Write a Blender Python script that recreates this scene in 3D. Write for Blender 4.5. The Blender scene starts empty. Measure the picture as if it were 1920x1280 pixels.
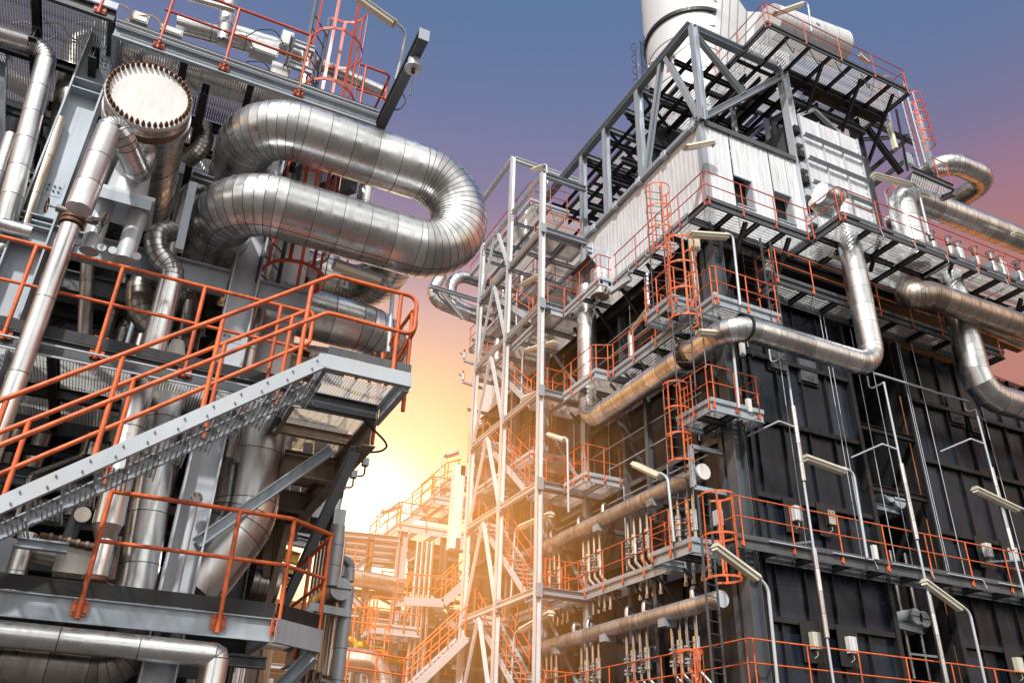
import bpy, math, random
from mathutils import Vector as V
random.seed(11)
scene = bpy.context.scene
COL = scene.collection
R = math.radians
X, Y, Z = V((1, 0, 0)), V((0, 1, 0)), V((0, 0, 1))

# ------------------------------------------------------------------ camera
FPX = 1541.06
YAW, PIT, ROL = 0.43450822, 0.50141287, 0.03292565
EYE = V((0, 0, 1.7))
_f = V((math.sin(YAW) * math.cos(PIT), math.cos(YAW) * math.cos(PIT), math.sin(PIT)))
_r0 = V((math.cos(YAW), -math.sin(YAW), 0))
_u0 = _r0.cross(_f)
_r = math.cos(ROL) * _r0 + math.sin(ROL) * _u0
_u = -math.sin(ROL) * _r0 + math.cos(ROL) * _u0


def at(px, py, x=None, y=None, z=None):
    """survey helper: the world point of a sight line on the plane x=, y= or z="""
    d = _f + (px - 960) / FPX * _r - (py - 640) / FPX * _u
    t = (x - EYE.x) / d.x if x is not None else (y - EYE.y) / d.y if y is not None else (z - EYE.z) / d.z
    return EYE + t * d


cam_d = bpy.data.cameras.new('camera')
cam = bpy.data.objects.new('camera', cam_d)
COL.objects.link(cam)
scene.camera = cam
cam_d.sensor_width = 36
cam_d.lens = 36 * FPX / 1920
cam_d.clip_start = 0.1
cam_d.clip_end = 6000
from mathutils import Matrix
m3 = Matrix((_r, _u, -_f)).transposed()
cam.matrix_world = Matrix.Translation(EYE) @ m3.to_4x4()

# --------------------------------------------------------------- materials
MATS = {}


def nd(nt, typ, **kw):
    n = nt.nodes.new(typ)
    for k, v in kw.items():
        if k in n.inputs:
            n.inputs[k].default_value = v
        else:
            setattr(n, k, v)
    return n


def surf(name, base, rough=.5, metal=0., var=.25, dirt=None, dirt_amt=.35, scale=1.2, bump=0., bscale=30, tint=0., streak=True, rvar=.15, spec=.5):
    m = bpy.data.materials.new(name)
    m.use_nodes = True
    nt = m.node_tree
    b = nt.nodes['Principled BSDF']
    L = nt.links.new
    tc = nd(nt, 'ShaderNodeTexCoord')
    geo = nd(nt, 'ShaderNodeNewGeometry')
    mp = nd(nt, 'ShaderNodeMapping')
    L(geo.outputs['Position'], mp.inputs['Vector'])
    n1 = nd(nt, 'ShaderNodeTexNoise', Scale=scale, Detail=6.0, Roughness=.6)
    L(mp.outputs[0], n1.inputs['Vector'])
    mp2 = nd(nt, 'ShaderNodeMapping')
    mp2.inputs['Scale'].default_value = (5, 5, .5) if streak else (2, 2, 2)
    L(geo.outputs['Position'], mp2.inputs['Vector'])
    n2 = nd(nt, 'ShaderNodeTexNoise', Scale=1.6, Detail=3.5, Roughness=.55)
    L(mp2.outputs[0], n2.inputs['Vector'])
    r1 = nd(nt, 'ShaderNodeMapRange')
    for k, v in (('From Min', .3), ('From Max', .7), ('To Min', 1 - var), ('To Max', 1 + var * .6)):
        r1.inputs[k].default_value = v
    L(n1.outputs['Fac'], r1.inputs['Value'])
    mul = nd(nt, 'ShaderNodeMix', data_type='RGBA', blend_type='MULTIPLY')
    mul.inputs[0].default_value = 1
    mul.inputs[6].default_value = (*base, 1)
    L(r1.outputs[0], mul.inputs[7])
    out = mul.outputs[2]
    if dirt:
        r2 = nd(nt, 'ShaderNodeMapRange')
        for k, v in (('From Min', .5), ('From Max', .75), ('To Min', 0), ('To Max', dirt_amt)):
            r2.inputs[k].default_value = v
        L(n2.outputs['Fac'], r2.inputs['Value'])
        mx = nd(nt, 'ShaderNodeMix', data_type='RGBA')
        L(r2.outputs[0], mx.inputs[0])
        L(out, mx.inputs[6])
        mx.inputs[7].default_value = (*dirt, 1)
        out = mx.outputs[2]
    if tint:
        a = nd(nt, 'ShaderNodeAttribute', attribute_name='tint')
        r3 = nd(nt, 'ShaderNodeMapRange')
        r3.inputs['To Min'].default_value = 1 - tint
        r3.inputs['To Max'].default_value = 1 + tint * .3
        L(a.outputs['Fac'], r3.inputs['Value'])
        m3_ = nd(nt, 'ShaderNodeMix', data_type='RGBA', blend_type='MULTIPLY')
        m3_.inputs[0].default_value = 1
        L(out, m3_.inputs[6])
        L(r3.outputs[0], m3_.inputs[7])
        out = m3_.outputs[2]
    L(out, b.inputs['Base Color'])
    rr = nd(nt, 'ShaderNodeMapRange')
    for k, v in (('From Min', .3), ('From Max', .7), ('To Min', max(.05, rough - rvar)), ('To Max', rough + rvar)):
        rr.inputs[k].default_value = v
    L(n2.outputs['Fac'], rr.inputs['Value'])
    L(rr.outputs[0], b.inputs['Roughness'])
    b.inputs['Metallic'].default_value = metal
    b.inputs['Specular IOR Level'].default_value = spec
    if bump:
        nb = nd(nt, 'ShaderNodeTexNoise', Scale=bscale, Detail=1.0)
        L(geo.outputs['Position'], nb.inputs['Vector'])
        bp = nd(nt, 'ShaderNodeBump', Strength=bump, Distance=.02)
        L(nb.outputs['Fac'], bp.inputs['Height'])
        L(bp.outputs[0], b.inputs['Normal'])
    MATS[name] = m
    return m


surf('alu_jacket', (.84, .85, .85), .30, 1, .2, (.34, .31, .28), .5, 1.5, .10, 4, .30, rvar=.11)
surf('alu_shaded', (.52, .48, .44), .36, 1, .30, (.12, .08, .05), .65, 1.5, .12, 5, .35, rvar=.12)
surf('alu_matte', (.56, .56, .55), .42, .75, .25, (.14, .09, .06), .6, 1.5, .08, 5, .3, rvar=.1)
surf('alu_rusty', (.66, .58, .50), .36, 1, .3, (.34, .17, .07), .9, .7, .1, 5, .3)
surf('seam', (.10, .085, .07), .6, .2, .3)
surf('galv', (.36, .41, .46), .42, .25, .14, (.25, .22, .19), .35, 1.1, .02, 40)
surf('galv_light', (.50, .54, .585), .4, .2, .12, (.4, .36, .31), .35, 1.1)
surf('steel_grey', (.095, .105, .118), .5, .2, .25, (.08, .065, .05), .5)
surf('steel_dark', (.018, .018, .020), .5, .2, .35, (.06, .045, .03), .35)
surf('casing', (.016, .024, .040), .34, .4, .5, (.07, .085, .105), .4, .7, .16, 1.6, tint=.5, rvar=.14)
surf('casing_warm', (.036, .036, .040), .5, .2, .35, (.08, .05, .03), .6, .7, .08, 2.2, tint=.3)
surf('void', (.006, .006, .007), .9)  # near-black colour stands in for the shade inside recesses and openings
surf('orange', (.74, .145, .035), .5, 0, .3, (.22, .055, .03), .85, 7, bump=.15, bscale=25)
surf('orange_red', (.52, .085, .04), .5, 0, .2, (.30, .06, .03), .5, 3)
surf('white_clad', (.74, .77, .80), .42, .15, .12, (.40, .36, .32), .7, .6)
surf('white_paint', (.72, .71, .69), .5, 0, .14, (.42, .36, .30), .6, 4)
surf('cream', (.62, .58, .46), .4, 0, .15, (.3, .25, .16), .5)
surf('diffuser', (.78, .74, .6), .25, 0, .1)
surf('galv_glow', (.34, .26, .19), .45, .15, .2, (.16, .10, .06), .5)  # warm tint of the sun flare put into the steel colour
surf('silver_steel', (.70, .72, .74), .4, .3, .12, (.4, .34, .28), .4, 1.1)
surf('rust', (.17, .085, .05), .7, .5, .3)
surf('bolt', (.24, .23, .22), .5, .6, .3)
surf('cable', (.03, .03, .03), .6)
surf('yellow', (.75, .45, .02), .45, 0, .15, (.4, .2, .02), .3)
surf('ground_mat', (.07, .06, .055), .9, 0, .3, (.08, .07, .06), .4, .5, streak=False)
surf('stack_white', (.70, .72, .74), .45, .1, .05, (.5, .48, .45), .4, .4)
surf('brick_orange', (.55, .20, .06), .8, 0, .2)


def grating_mat(name, pitch, bar, colr, trl=.5, cross=None):
    """steel grid: see-through between its bars"""
    m = bpy.data.materials.new(name)
    m.use_nodes = True
    nt = m.node_tree
    L = nt.links.new
    b = nt.nodes['Principled BSDF']
    b.inputs['Base Color'].default_value = (*colr, 1)
    b.inputs['Roughness'].default_value = .45
    b.inputs['Metallic'].default_value = .2
    out = nt.nodes['Material Output']
    uv = nd(nt, 'ShaderNodeUVMap')
    sp = nd(nt, 'ShaderNodeSeparateXYZ')
    L(uv.outputs[0], sp.inputs[0])
    ms = []
    for i, (p_, w_) in enumerate(((pitch, bar), cross or (pitch, bar))):
        d = nd(nt, 'ShaderNodeMath', operation='DIVIDE')
        L(sp.outputs[i], d.inputs[0]); d.inputs[1].default_value = p_
        fr = nd(nt, 'ShaderNodeMath', operation='FRACT')
        L(d.outputs[0], fr.inputs[0])
        lt = nd(nt, 'ShaderNodeMath', operation='LESS_THAN')
        L(fr.outputs[0], lt.inputs[0]); lt.inputs[1].default_value = w_ / p_
        ms.append(lt)
    mx = nd(nt, 'ShaderNodeMath', operation='MAXIMUM')
    L(ms[0].outputs[0], mx.inputs[0]); L(ms[1].outputs[0], mx.inputs[1])
    tl = nd(nt, 'ShaderNodeBsdfTranslucent')
    tl.inputs['Color'].default_value = (*colr, 1)
    mt = nd(nt, 'ShaderNodeMixShader')
    mt.inputs[0].default_value = trl
    L(b.outputs[0], mt.inputs[1]); L(tl.outputs[0], mt.inputs[2])
    tr = nd(nt, 'ShaderNodeBsdfTransparent')
    mix = nd(nt, 'ShaderNodeMixShader')
    L(mx.outputs[0], mix.inputs[0])
    L(tr.outputs[0], mix.inputs[1])
    L(mt.outputs[0], mix.inputs[2])
    L(mix.outputs[0], out.inputs['Surface'])
    MATS[name] = m


grating_mat('grating', .034, .025, (.68, .68, .67), cross=(.10, .012))
grating_mat('grating_glow', .034, .026, (.62, .57, .52), cross=(.10, .014))  # warm glow from the low sun put into the grating colour
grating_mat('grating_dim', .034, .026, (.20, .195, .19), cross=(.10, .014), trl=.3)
grating_mat('grating_coarse', .12, .078, (.62, .62, .61), cross=(.55, .05), trl=.45)
grating_mat('mesh_near', .045, .016, (.13, .12, .115))


# ------------------------------------------------------------ mesh builder
def perp(d):
    d = d.normalized()
    a = Z if abs(d.z) < .9 else X
    u = a.cross(d).normalized()
    return u, d.cross(u).normalized()


class MB:
    def __init__(s):
        s.v, s.f, s.m, s.s, s.t, s.uv = [], [], [], [], [], []
        s.names = []

    def mi(s, m):
        if m not in s.names:
            s.names.append(m)
        return s.names.index(m)

    def add(s, verts, faces, m, smooth=False, t=.5, uvs=None):
        o = len(s.v)
        s.v += [tuple(p) for p in verts]
        k = s.mi(m)
        for i, f in enumerate(faces):
            s.f.append([o + q for q in f]); s.m.append(k); s.s.append(smooth); s.t.append(t)
            s.uv.append(uvs[i] if uvs else None)
        return s

    def box(s, lo, hi, m, t=.5):
        x0, y0, z0 = (min(lo[i], hi[i]) for i in range(3))
        x1, y1, z1 = (max(lo[i], hi[i]) for i in range(3))
        vs = [(x0, y0, z0), (x1, y0, z0), (x1, y1, z0), (x0, y1, z0), (x0, y0, z1), (x1, y0, z1), (x1, y1, z1), (x0, y1, z1)]
        return s.add(vs, [(0, 3, 2, 1), (4, 5, 6, 7), (0, 1, 5, 4), (1, 2, 6, 5), (2, 3, 7, 6), (3, 0, 4, 7)], m, t=t)

    def prism(s, poly, a, b, up, m, t=.5, smooth=False, caps=True):
        a, b = V(a), V(b)
        d = (b - a).normalized()
        v = V(up) - d * V(up).dot(d)
        if v.length < 1e-4:
            v = perp(d)[0]
        v.normalize()
        u = d.cross(v)
        n = len(poly)
        vs = [a + u * p[0] + v * p[1] for p in poly] + [b + u * p[0] + v * p[1] for p in poly]
        fs = [(i, (i + 1) % n, n + (i + 1) % n, n + i) for i in range(n)]
        s.add(vs, fs, m, smooth, t)
        if caps:
            s.add(vs, [tuple(range(n - 1, -1, -1)), tuple(range(n, 2 * n))], m, False, t)
        return s

    def bar(s, a, b, w, h, m, up=Z, t=.5):
        return s.prism([(-w / 2, -h / 2), (w / 2, -h / 2), (w / 2, h / 2), (-w / 2, h / 2)], a, b, up, m, t)

    def H(s, a, b, w, h, m, up=Z, tf=.018, tw=.012):
        W, Hh, q = w / 2, h / 2, tw / 2
        p = [(-W, -Hh), (W, -Hh), (W, -Hh + tf), (q, -Hh + tf), (q, Hh - tf), (W, Hh - tf), (W, Hh), (-W, Hh), (-W, Hh - tf), (-q, Hh - tf), (-q, -Hh + tf), (-W, -Hh + tf)]
        return s.prism(p, a, b, up, m)

    def C(s, a, b, w, h, m, up=Z, flip=False, tf=.014, tw=.01):
        W, Hh = w / 2, h / 2
        p = [(-W, -Hh), (W, -Hh), (W, -Hh + tf), (-W + tw, -Hh + tf), (-W + tw, Hh - tf), (W, Hh - tf), (W, Hh), (-W, Hh)]
        if flip:
            p = [(-x_, y_) for x_, y_ in p][::-1]
        return s.prism(p, a, b, up, m)

    def L(s, a, b, w, m, up=Z, t=.01):
        p = [(0, 0), (w, 0), (w, t), (t, t), (t, w), (0, w)]
        return s.prism(p, a, b, up, m)

    def cyl(s, a, b, r, m, n=12, r2=None, t=.5, caps=True):
        a, b = V(a), V(b)
        u, v = perp(b - a)
        r2 = r if r2 is None else r2
        cs = [(math.cos(2 * math.pi * i / n), math.sin(2 * math.pi * i / n)) for i in range(n)]
        vs = [a + (u * c + v * q) * r for c, q in cs] + [b + (u * c + v * q) * r2 for c, q in cs]
        s.add(vs, [(i, (i + 1) % n, n + (i + 1) % n, n + i) for i in range(n)], m, True, t)
        if caps:
            s.add(vs, [tuple(range(n - 1, -1, -1)), tuple(range(n, 2 * n))], m, False, t)
        return s

    def tube(s, pts, r, m, n=8, fil=.06, steps=4, closed=False):
        st = fillet([V(p) for p in pts], fil, steps, None, closed)
        fr = frames(st, closed)
        vs = []
        for (p, d), (u, v) in zip(st, fr):
            vs += [p + (u * math.cos(2 * math.pi * i / n) + v * math.sin(2 * math.pi * i / n)) * r for i in range(n)]
        fs = []
        K = len(st)
        for k in range(K if closed else K - 1):
            k2 = (k + 1) % K
            fs += [(k * n + i, k * n + (i + 1) % n, k2 * n + (i + 1) % n, k2 * n + i) for i in range(n)]
        s.add(vs, fs, m, True)
        if not closed:
            s.add(vs, [tuple(range(n - 1, -1, -1)), tuple(range((K - 1) * n, K * n))], m)
        return s

    def sheet(s, a, b, c, d, m, uvs=None, t=.5):
        a, b, c, d = V(a), V(b), V(c), V(d)
        w, h = (b - a).length, (d - a).length
        uv = uvs or [(0, 0), (w, 0), (w, h), (0, h)]
        return s.add([a, b, c, d], [(0, 1, 2, 3)], m, False, t, [uv])

    def clad(s, pts, r, m='alu_jacket', bend=None, pitch=.6, n=24, gore=13, seam=.011, lap=None, caps=True):
        """insulated pipe: sheet sections butted at raised, dark seams; bends are mitred gores"""
        bend = bend or r * 2.2
        st = fillet([V(p) for p in pts], bend, None, gore)
        # subdivide straights
        S = [st[0]]
        for (p, d) in st[1:]:
            q, e = S[-1]
            L_ = (p - q).length
            if d.dot(e) > .9999 and (p - q).normalized().dot(d) > .999 and L_ > pitch * 1.4:
                k = round(L_ / pitch)
                off = random.uniform(-.12, .12)
                for i in range(1, k):
                    S.append((q + (p - q) * ((i + off) / k), d))
            S.append((p, d))
        fr = frames(S)
        cs = [(math.cos(2 * math.pi * i / n), math.sin(2 * math.pi * i / n)) for i in range(n)]

        def ring(k, rr, sh=0):
            p, d = S[k]
            u, v = fr[k]
            return [p + d * sh + (u * c + v * q) * rr for c, q in cs]
        quad = [(i, (i + 1) % n, n + (i + 1) % n, n + i) for i in range(n)]
        for k in range(len(S) - 1):
            s.add(ring(k, r * 1.004) + ring(k + 1, r), quad, m, True, random.random())
            if lap is not None:
                i = int(lap * n) % n
                for j in (i,):
                    r0, r1 = ring(k, r * 1.008), ring(k + 1, r * 1.008)
                    a0, a1 = r0[j], r1[j]
                    t0 = (r0[(j + 1) % n] - r0[j]).normalized() * seam
                    s.add([a0, a0 + t0, a1 + t0, a1], [(0, 1, 2, 3)], 'seam')
        for k in range(1, len(S) - 1):
            s.add(ring(k, r * 1.006, -seam / 2) + ring(k, r * 1.013, 0), quad, 'seam', True)
            s.add(ring(k, r * 1.013, 0) + ring(k, r * 1.006, seam / 2), quad, 'seam', True)
        if caps:
            s.add(ring(0, r), [tuple(range(n - 1, -1, -1))], m)
            s.add(ring(len(S) - 1, r), [tuple(range(n))], m)
        return s

    def mesh(s, name, off):
        me = bpy.data.meshes.new(name)
        me.from_pydata([(p[0] - off[0], p[1] - off[1], p[2] - off[2]) for p in s.v], [], s.f)
        me.polygons.foreach_set('material_index', s.m)
        me.polygons.foreach_set('use_smooth', s.s)
        at_ = me.attributes.new('tint', 'FLOAT', 'FACE')
        at_.data.foreach_set('value', s.t)
        if any(u for u in s.uv):
            uv = me.uv_layers.new(name='UVMap')
            k = 0
            for f, u in zip(s.f, s.uv):
                for j in range(len(f)):
                    uv.data[k].uv = u[j] if u else (0, 0)
                    k += 1
        for q in s.names:
            me.materials.append(MATS[q])
        me.update()
        return me


def fillet(P, rad, steps, gore, closed=False):
    """stations (point, tangent) along a polyline with rounded corners"""
    out = []
    n = len(P)
    if not closed:
        out.append((P[0], (P[1] - P[0]).normalized()))
    for i in (range(n) if closed else range(1, n - 1)):
        a, b, c = P[i - 1], P[i], P[(i + 1) % n]
        d0, d1 = (b - a).normalized(), (c - b).normalized()
        ang = d0.angle(d1)
        if ang < .02:
            out.append((b, d0)); continue
        T = rad * math.tan(ang / 2)
        T = min(T, (b - a).length * .499, (c - b).length * .499)
        rr = T / math.tan(ang / 2)
        k = steps or max(2, round(math.degrees(ang) / gore))
        nn = (d1 - d0 * d0.dot(d1)).normalized()
        s0 = b - d0 * T
        cen = s0 + nn * rr
        for j in range(k + 1):
            th = ang * j / k
            out.append((cen - nn * rr * math.cos(th) + d0 * rr * math.sin(th), d0 * math.cos(th) + nn * math.sin(th)))
    if not closed:
        out.append((P[-1], (P[-1] - P[-2]).normalized()))
    return out


def frames(S, closed=False):
    fr = []
    u, v = perp(S[0][1])
    for p, d in S:
        u = (u - d * u.dot(d))
        if u.length < 1e-5:
            u = perp(d)[0]
        u.normalize()
        fr.append((u, d.cross(u)))
    return fr


# ------------------------------------------------------------ things/parts
def props(o, label=None, cat=None, group=None, kind=None):
    if label: o['label'] = label
    if cat: o['category'] = cat
    if group: o['group'] = group
    if kind: o['kind'] = kind
    return o


def solo(name, mb, label, cat, group=None, kind=None, loc=None):
    if loc is None:
        xs = [p for p in mb.v]
        zmin = min(p[2] for p in xs)
        loc = (sum(p[0] for p in xs) / len(xs), sum(p[1] for p in xs) / len(xs), zmin)
    o = bpy.data.objects.new(name, mb.mesh(name, loc))
    o.location = loc
    COL.objects.link(o)
    return props(o, label, cat, group, kind)


class Thing:
    def __init__(s, name, label, cat, loc, group=None):
        s.e = bpy.data.objects.new(name, None)
        s.e.empty_display_size = .2
        s.e.location = loc
        COL.objects.link(s.e)
        props(s.e, label, cat, group)
        s.loc = V(loc)

    def part(s, name, mb, parent=None, label=None, mesh=None, off=None, kind=None):
        o = bpy.data.objects.new(name, mesh or mb.mesh(name, s.loc if off is None else off))
        COL.objects.link(o)
        o.parent = parent or s.e
        if off is not None:
            o.location = V(off) - s.loc if parent is None else V(off) - s.loc - parent.location
        if label: o['label'] = label
        if kind: o['kind'] = kind
        return o


def structure(name, mb):
    return solo(name, mb, None, None, None, 'structure', (0, 0, 0))


def dup(o, loc, label=None, rotz=None, parent=None):
    c = o.copy()
    COL.objects.link(c)
    if parent is None:
        c.location = loc
        if rotz is not None: c.rotation_euler = (0, 0, rotz)
        if label: c['label'] = label
    else:
        c.parent = parent
    for ch in [q for q in KIDS(o)]:
        dup(ch, None, parent=c)
    return c


def KIDS(o):
    return list(o.children)


# -------------------------------------------------------- plant components
def offs(p, v): return V(p) + V(v)


def railing(label, pts, h=1.1, sp=1.35, r=.021, m='orange', bracket='plate', group=None, mid=True, out=None, loops=(), brk=.16, name='guard_rail', posts=None, cat='railing'):
    """guard rail along a polyline of deck edge points; parts: top_rail, mid_rail, posts (> bracket)"""
    P = [V(p) for p in pts]
    t = Thing(name, label, cat, P[0], group)
    up = Z * h
    if loops and len(P) > 1:
        a, b = P[0], P[-1]
    top = [p + up for p in P]
    midp = [p + up * .52 for p in P]
    if 'end' in loops:
        e = (P[-1] - P[-2]).normalized() * .22
        t.part('top_rail', MB().tube(top + [top[-1] + e, midp[-1] + e, midp[-1]] + midp[:-1][::-1], r, m, 8, .07))
    elif 'start' in loops:
        e = (P[0] - P[1]).normalized() * .22
        t.part('top_rail', MB().tube(top[::-1] + [top[0] + e, midp[0] + e, midp[0]] + midp[1:], r, m, 8, .07))
    else:
        t.part('top_rail', MB().tube(top, r, m, 8, .07))
        if mid:
            t.part('mid_rail', MB().tube(midp, r * .85, m, 8, .07))
    spots = []
    if posts:
        for k, f in posts:
            spots.append((P[k].lerp(P[k + 1], f), (P[k + 1] - P[k])))
    else:
        for k in range(len(P) - 1):
            L_ = (P[k + 1] - P[k]).length
            nn = max(1, round(L_ / sp))
            ins = min(.12, L_ * .2)
            a = P[k] + (P[k + 1] - P[k]).normalized() * ins
            b = P[k + 1] - (P[k + 1] - P[k]).normalized() * (ins if k == len(P) - 2 else ins)
            for i in range(nn + (1 if L_ > .5 else 0)):
                spots.append((a.lerp(b, i / nn) if nn else a, P[k + 1] - P[k]))
    for p, d in spots:
        d = V((d.x, d.y, 0)).normalized() if (abs(d.x) + abs(d.y)) > 1e-4 else X
        o = V((d.y, -d.x, 0))
        if out is not None and o.dot(V(out)) < 0: o = -o
        mb = MB().cyl(p - Z * brk + o * .0, p + up, r, m, 8)
        po = t.part('post', mb)
        if bracket:
            q = MB()
            w = .075 if bracket == 'plate' else .055
            c = p - Z * (brk - .03) - o * .024
            q.box(*(c - d * w - Z * .0 - o * .006, c + d * w + o * .006 + Z * (.26 if bracket == 'plate' else .13)), m) if abs(d.x) > .99 or abs(d.y) > .99 else q.bar(c, c + Z * .25, w * 2, .012, m, up=o)
            if bracket == 'plate':
                for sx in (-1, 1):
                    for zz in (.04, .13, .22):
                        b0 = c + d * sx * .05 + Z * zz + o * .006
                        q.cyl(b0, b0 + o * .018, .013, 'bolt', 6)
            t.part('bracket', q, po)
    return t


def deck(label, x0, x1, y0, y1, z, nx=1, ny=1, beam='steel_grey', inner='steel_dark', h=.2, grat='grating_coarse', toe='front', group=None, name='walkway', toem=None, cat='walkway', toeh=.12, skip=(), gdz=0, fm=None):
    """walkway: edge channels, cross beams, one grating panel per bay, toe plates"""
    t = Thing(name, label, cat, (x0, y0, z), group)
    e = .03
    fm = fm or beam
    for nm, a, b, fl, sd in (('f', (x0, y0 + e, z - h / 2), (x1, y0 + e, z - h / 2), True, 0), ('b', (x0, y1 - e, z - h / 2), (x1, y1 - e, z - h / 2), False, 0),
                             ('l', (x0 + e, y0 + .065, z - h / 2 - .003), (x0 + e, y1 - .065, z - h / 2 - .003), False, 0), ('r', (x1 - e, y0 + .065, z - h / 2 - .003), (x1 - e, y1 - .065, z - h / 2 - .003), True, 0)):
        if nm in skip: continue
        t.part('edge_beam', MB().C(a, b, .06, h, fm if nm in 'fl' else beam, flip=not fl))
    for i in range(1, nx):
        xx = x0 + (x1 - x0) * i / nx
        t.part('cross_beam', MB().H((xx, y0 + .065, z - h * .45 - .03), (xx, y1 - .065, z - h * .45 - .03), .09, h * .7, inner, tf=.012, tw=.012))
    for j in range(1, ny):
        yy = y0 + (y1 - y0) * j / ny
        t.part('cross_beam', MB().H((x0 + .065, yy, z - h * .45 - .035), (x1 - .065, yy, z - h * .45 - .035), .09, h * .72, inner, tf=.012, tw=.012))
    for i in range(nx):
        for j in range(ny):
            a0, a1 = x0 + (x1 - x0) * i / nx + .01, x0 + (x1 - x0) * (i + 1) / nx - .01
            b0, b1 = y0 + (y1 - y0) * j / ny + .01, y0 + (y1 - y0) * (j + 1) / ny - .01
            zz = z - .012 + gdz
            if (a1 - a0) > (b1 - b0):
                q = MB().sheet((a0, b0, zz), (a0, b1, zz), (a1, b1, zz), (a1, b0, zz), grat)
            else:
                q = MB().sheet((a0, b0, zz), (a1, b0, zz), (a1, b1, zz), (a0, b1, zz), grat)
            t.part('grating', q)
    tm = toem or fm
    if 'front' in toe: t.part('toe_plate', MB().box((x0, y0 - .008, z + .004), (x1, y0, z + toeh), tm))
    if 'left' in toe: t.part('toe_plate', MB().box((x0 - .008, y0, z + .004), (x0, y1, z + toeh), tm))
    if 'right' in toe: t.part('toe_plate', MB().box((x1, y0, z + .004), (x1 + .008, y1, z + toeh), tm))
    if 'back' in toe: t.part('toe_plate', MB().box((x0, y1, z + .004), (x1, y1 + .008, z + toeh), tm))
    return t


def ladder(label, p, z1, face, w=.45, cage=None, m='steel_grey', cm='orange', group=None, hoops=None, cr=.36, name='caged_ladder', bars=5, rsp=.3):
    """vertical ladder; face = outward direction; cage = (z0, z1)"""
    p = V(p); face = V(face).normalized()
    sd = V((-face.y, face.x, 0))
    t = Thing(name, label, 'ladder', p, group)
    H_ = z1 - p.z
    for q in (-1, 1):
        t.part('stile', MB().bar(p + sd * q * w / 2, p + sd * q * w / 2 + Z * H_, .06, .022, m, up=sd))
    k = int(H_ / rsp)
    me = MB().cyl(-sd * (w / 2 - .012), sd * (w / 2 - .012), .012, m, 6).mesh('rung', (0, 0, 0))
    for i in range(k):
        o = bpy.data.objects.new('rung', me); COL.objects.link(o); o.parent = t.e; o.location = (0, 0, .15 + i * rsp)
    if cage:
        c0, c1 = cage
        nh = hoops or max(2, round((c1 - c0) / .75) + 1)
        cen = p + face * (cr * .95)
        prof = []
        for j in range(13):
            a = R(-140 + 280 * j / 12)
            prof.append(face * math.cos(a) * cr + sd * math.sin(a) * cr)
        prof = [p - cen + Z * 0 + sd * -w / 2 for _ in ()] + prof
        pts0 = [V((q.x, q.y, 0)) for q in prof]
        pts0 = [-(face * cr * .95) - sd * w / 2] + pts0 + [-(face * cr * .95) + sd * w / 2]
        for i in range(nh):
            zz = c0 + (c1 - c0) * i / (nh - 1) - p.z
            mb = MB()
            for a, b in zip(pts0, pts0[1:]):
                mb.bar(cen + Z * zz + a, cen + Z * zz + b, .012, .055, cm)
            t.part('hoop', mb)
        for i in range(bars):
            a = R(-115 + 230 * i / (bars - 1))
            q = cen + (face * math.cos(a) + sd * math.sin(a)) * (cr - .01)
            tang = (-face * math.sin(a) + sd * math.cos(a))
            t.part('cage_bar', MB().bar(q + Z * (c0 - p.z), q + Z * (c1 - p.z), .05, .01, cm, up=tang.cross(Z)))
    return t


def lamp(label, a, b, pole=None, group='fluorescent plant lamps', s=1., name='fluorescent_lamp', m='cream', pr=.024):
    """tube fitting from a to b on a bent pole"""
    a, b = V(a), V(b)
    t = Thing(name, label, 'lamp', a, group)
    d = (b - a).normalized()
    t.part('housing', MB().prism([(-.05 * s, .03 * s), (.05 * s, .03 * s), (.09 * s, -.03 * s), (-.09 * s, -.03 * s)], a, b, Z, m))
    t.part('diffuser', MB().prism([(-.07 * s, -.031 * s), (.07 * s, -.031 * s), (.05 * s, -.075 * s), (-.05 * s, -.075 * s)], a + d * .03, b - d * .03, Z, 'diffuser'))
    if pole:
        pp = [V(q) for q in pole]
        t.part('pole', MB().tube(pp, pr * s, 'galv_light', 8, .18 * s))
    return t


def clamp_ring(t, c, d, r, m='alu_jacket', w=.05):
    t.part('band_clamp', MB().cyl(V(c) - V(d) * w / 2, V(c) + V(d) * w / 2, r, m, 20))


def pipe(label, pts, r, m='alu_jacket', group=None, name='insulated_pipe', cat='pipe', **k):
    mb = MB().clad(pts, r, m, **k)
    return solo(name, mb, label, cat, group, loc=pts[0])
# =================================================== NEAR PROCESS STRUCTURE
NEAR = 'columns of the near process structure'


def hcol(label, x, y, z0, z1, w=.34, d=.34, m='galv', upv=X, group=None, plates=(), name='steel_column'):
    t = Thing(name, label, 'column', (x, y, z0), group)
    t.part('column_shaft', MB().H((x, y, z0), (x, y, z1), d, w, m, up=upv, tf=.022, tw=.014))
    for z in plates:
        q = MB()
        for k in range(4):
            for j in range(2):
                cx = x + (-.09, -.03, .03, .09)[k]
                q.cyl((cx, y - .006, z + j * .07), (cx, y - .035, z + j * .07), .014, 'bolt', 6)
        q.box((x - .13, y - .012, z - .08), (x + .13, y - .007, z + .15), m)
        t.part('splice_plate', q)
        t.part('stiffener', MB().box((x - w / 2 + .02, y - d / 2 + .01, z - .5), (x + w / 2 - .02, y + d / 2, z - .485), m))
        t.part('stiffener', MB().box((x - w / 2 + .02, y - d / 2 + .01, z - .66), (x + w / 2 - .02, y + d / 2, z - .645), m))
    return t


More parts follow.
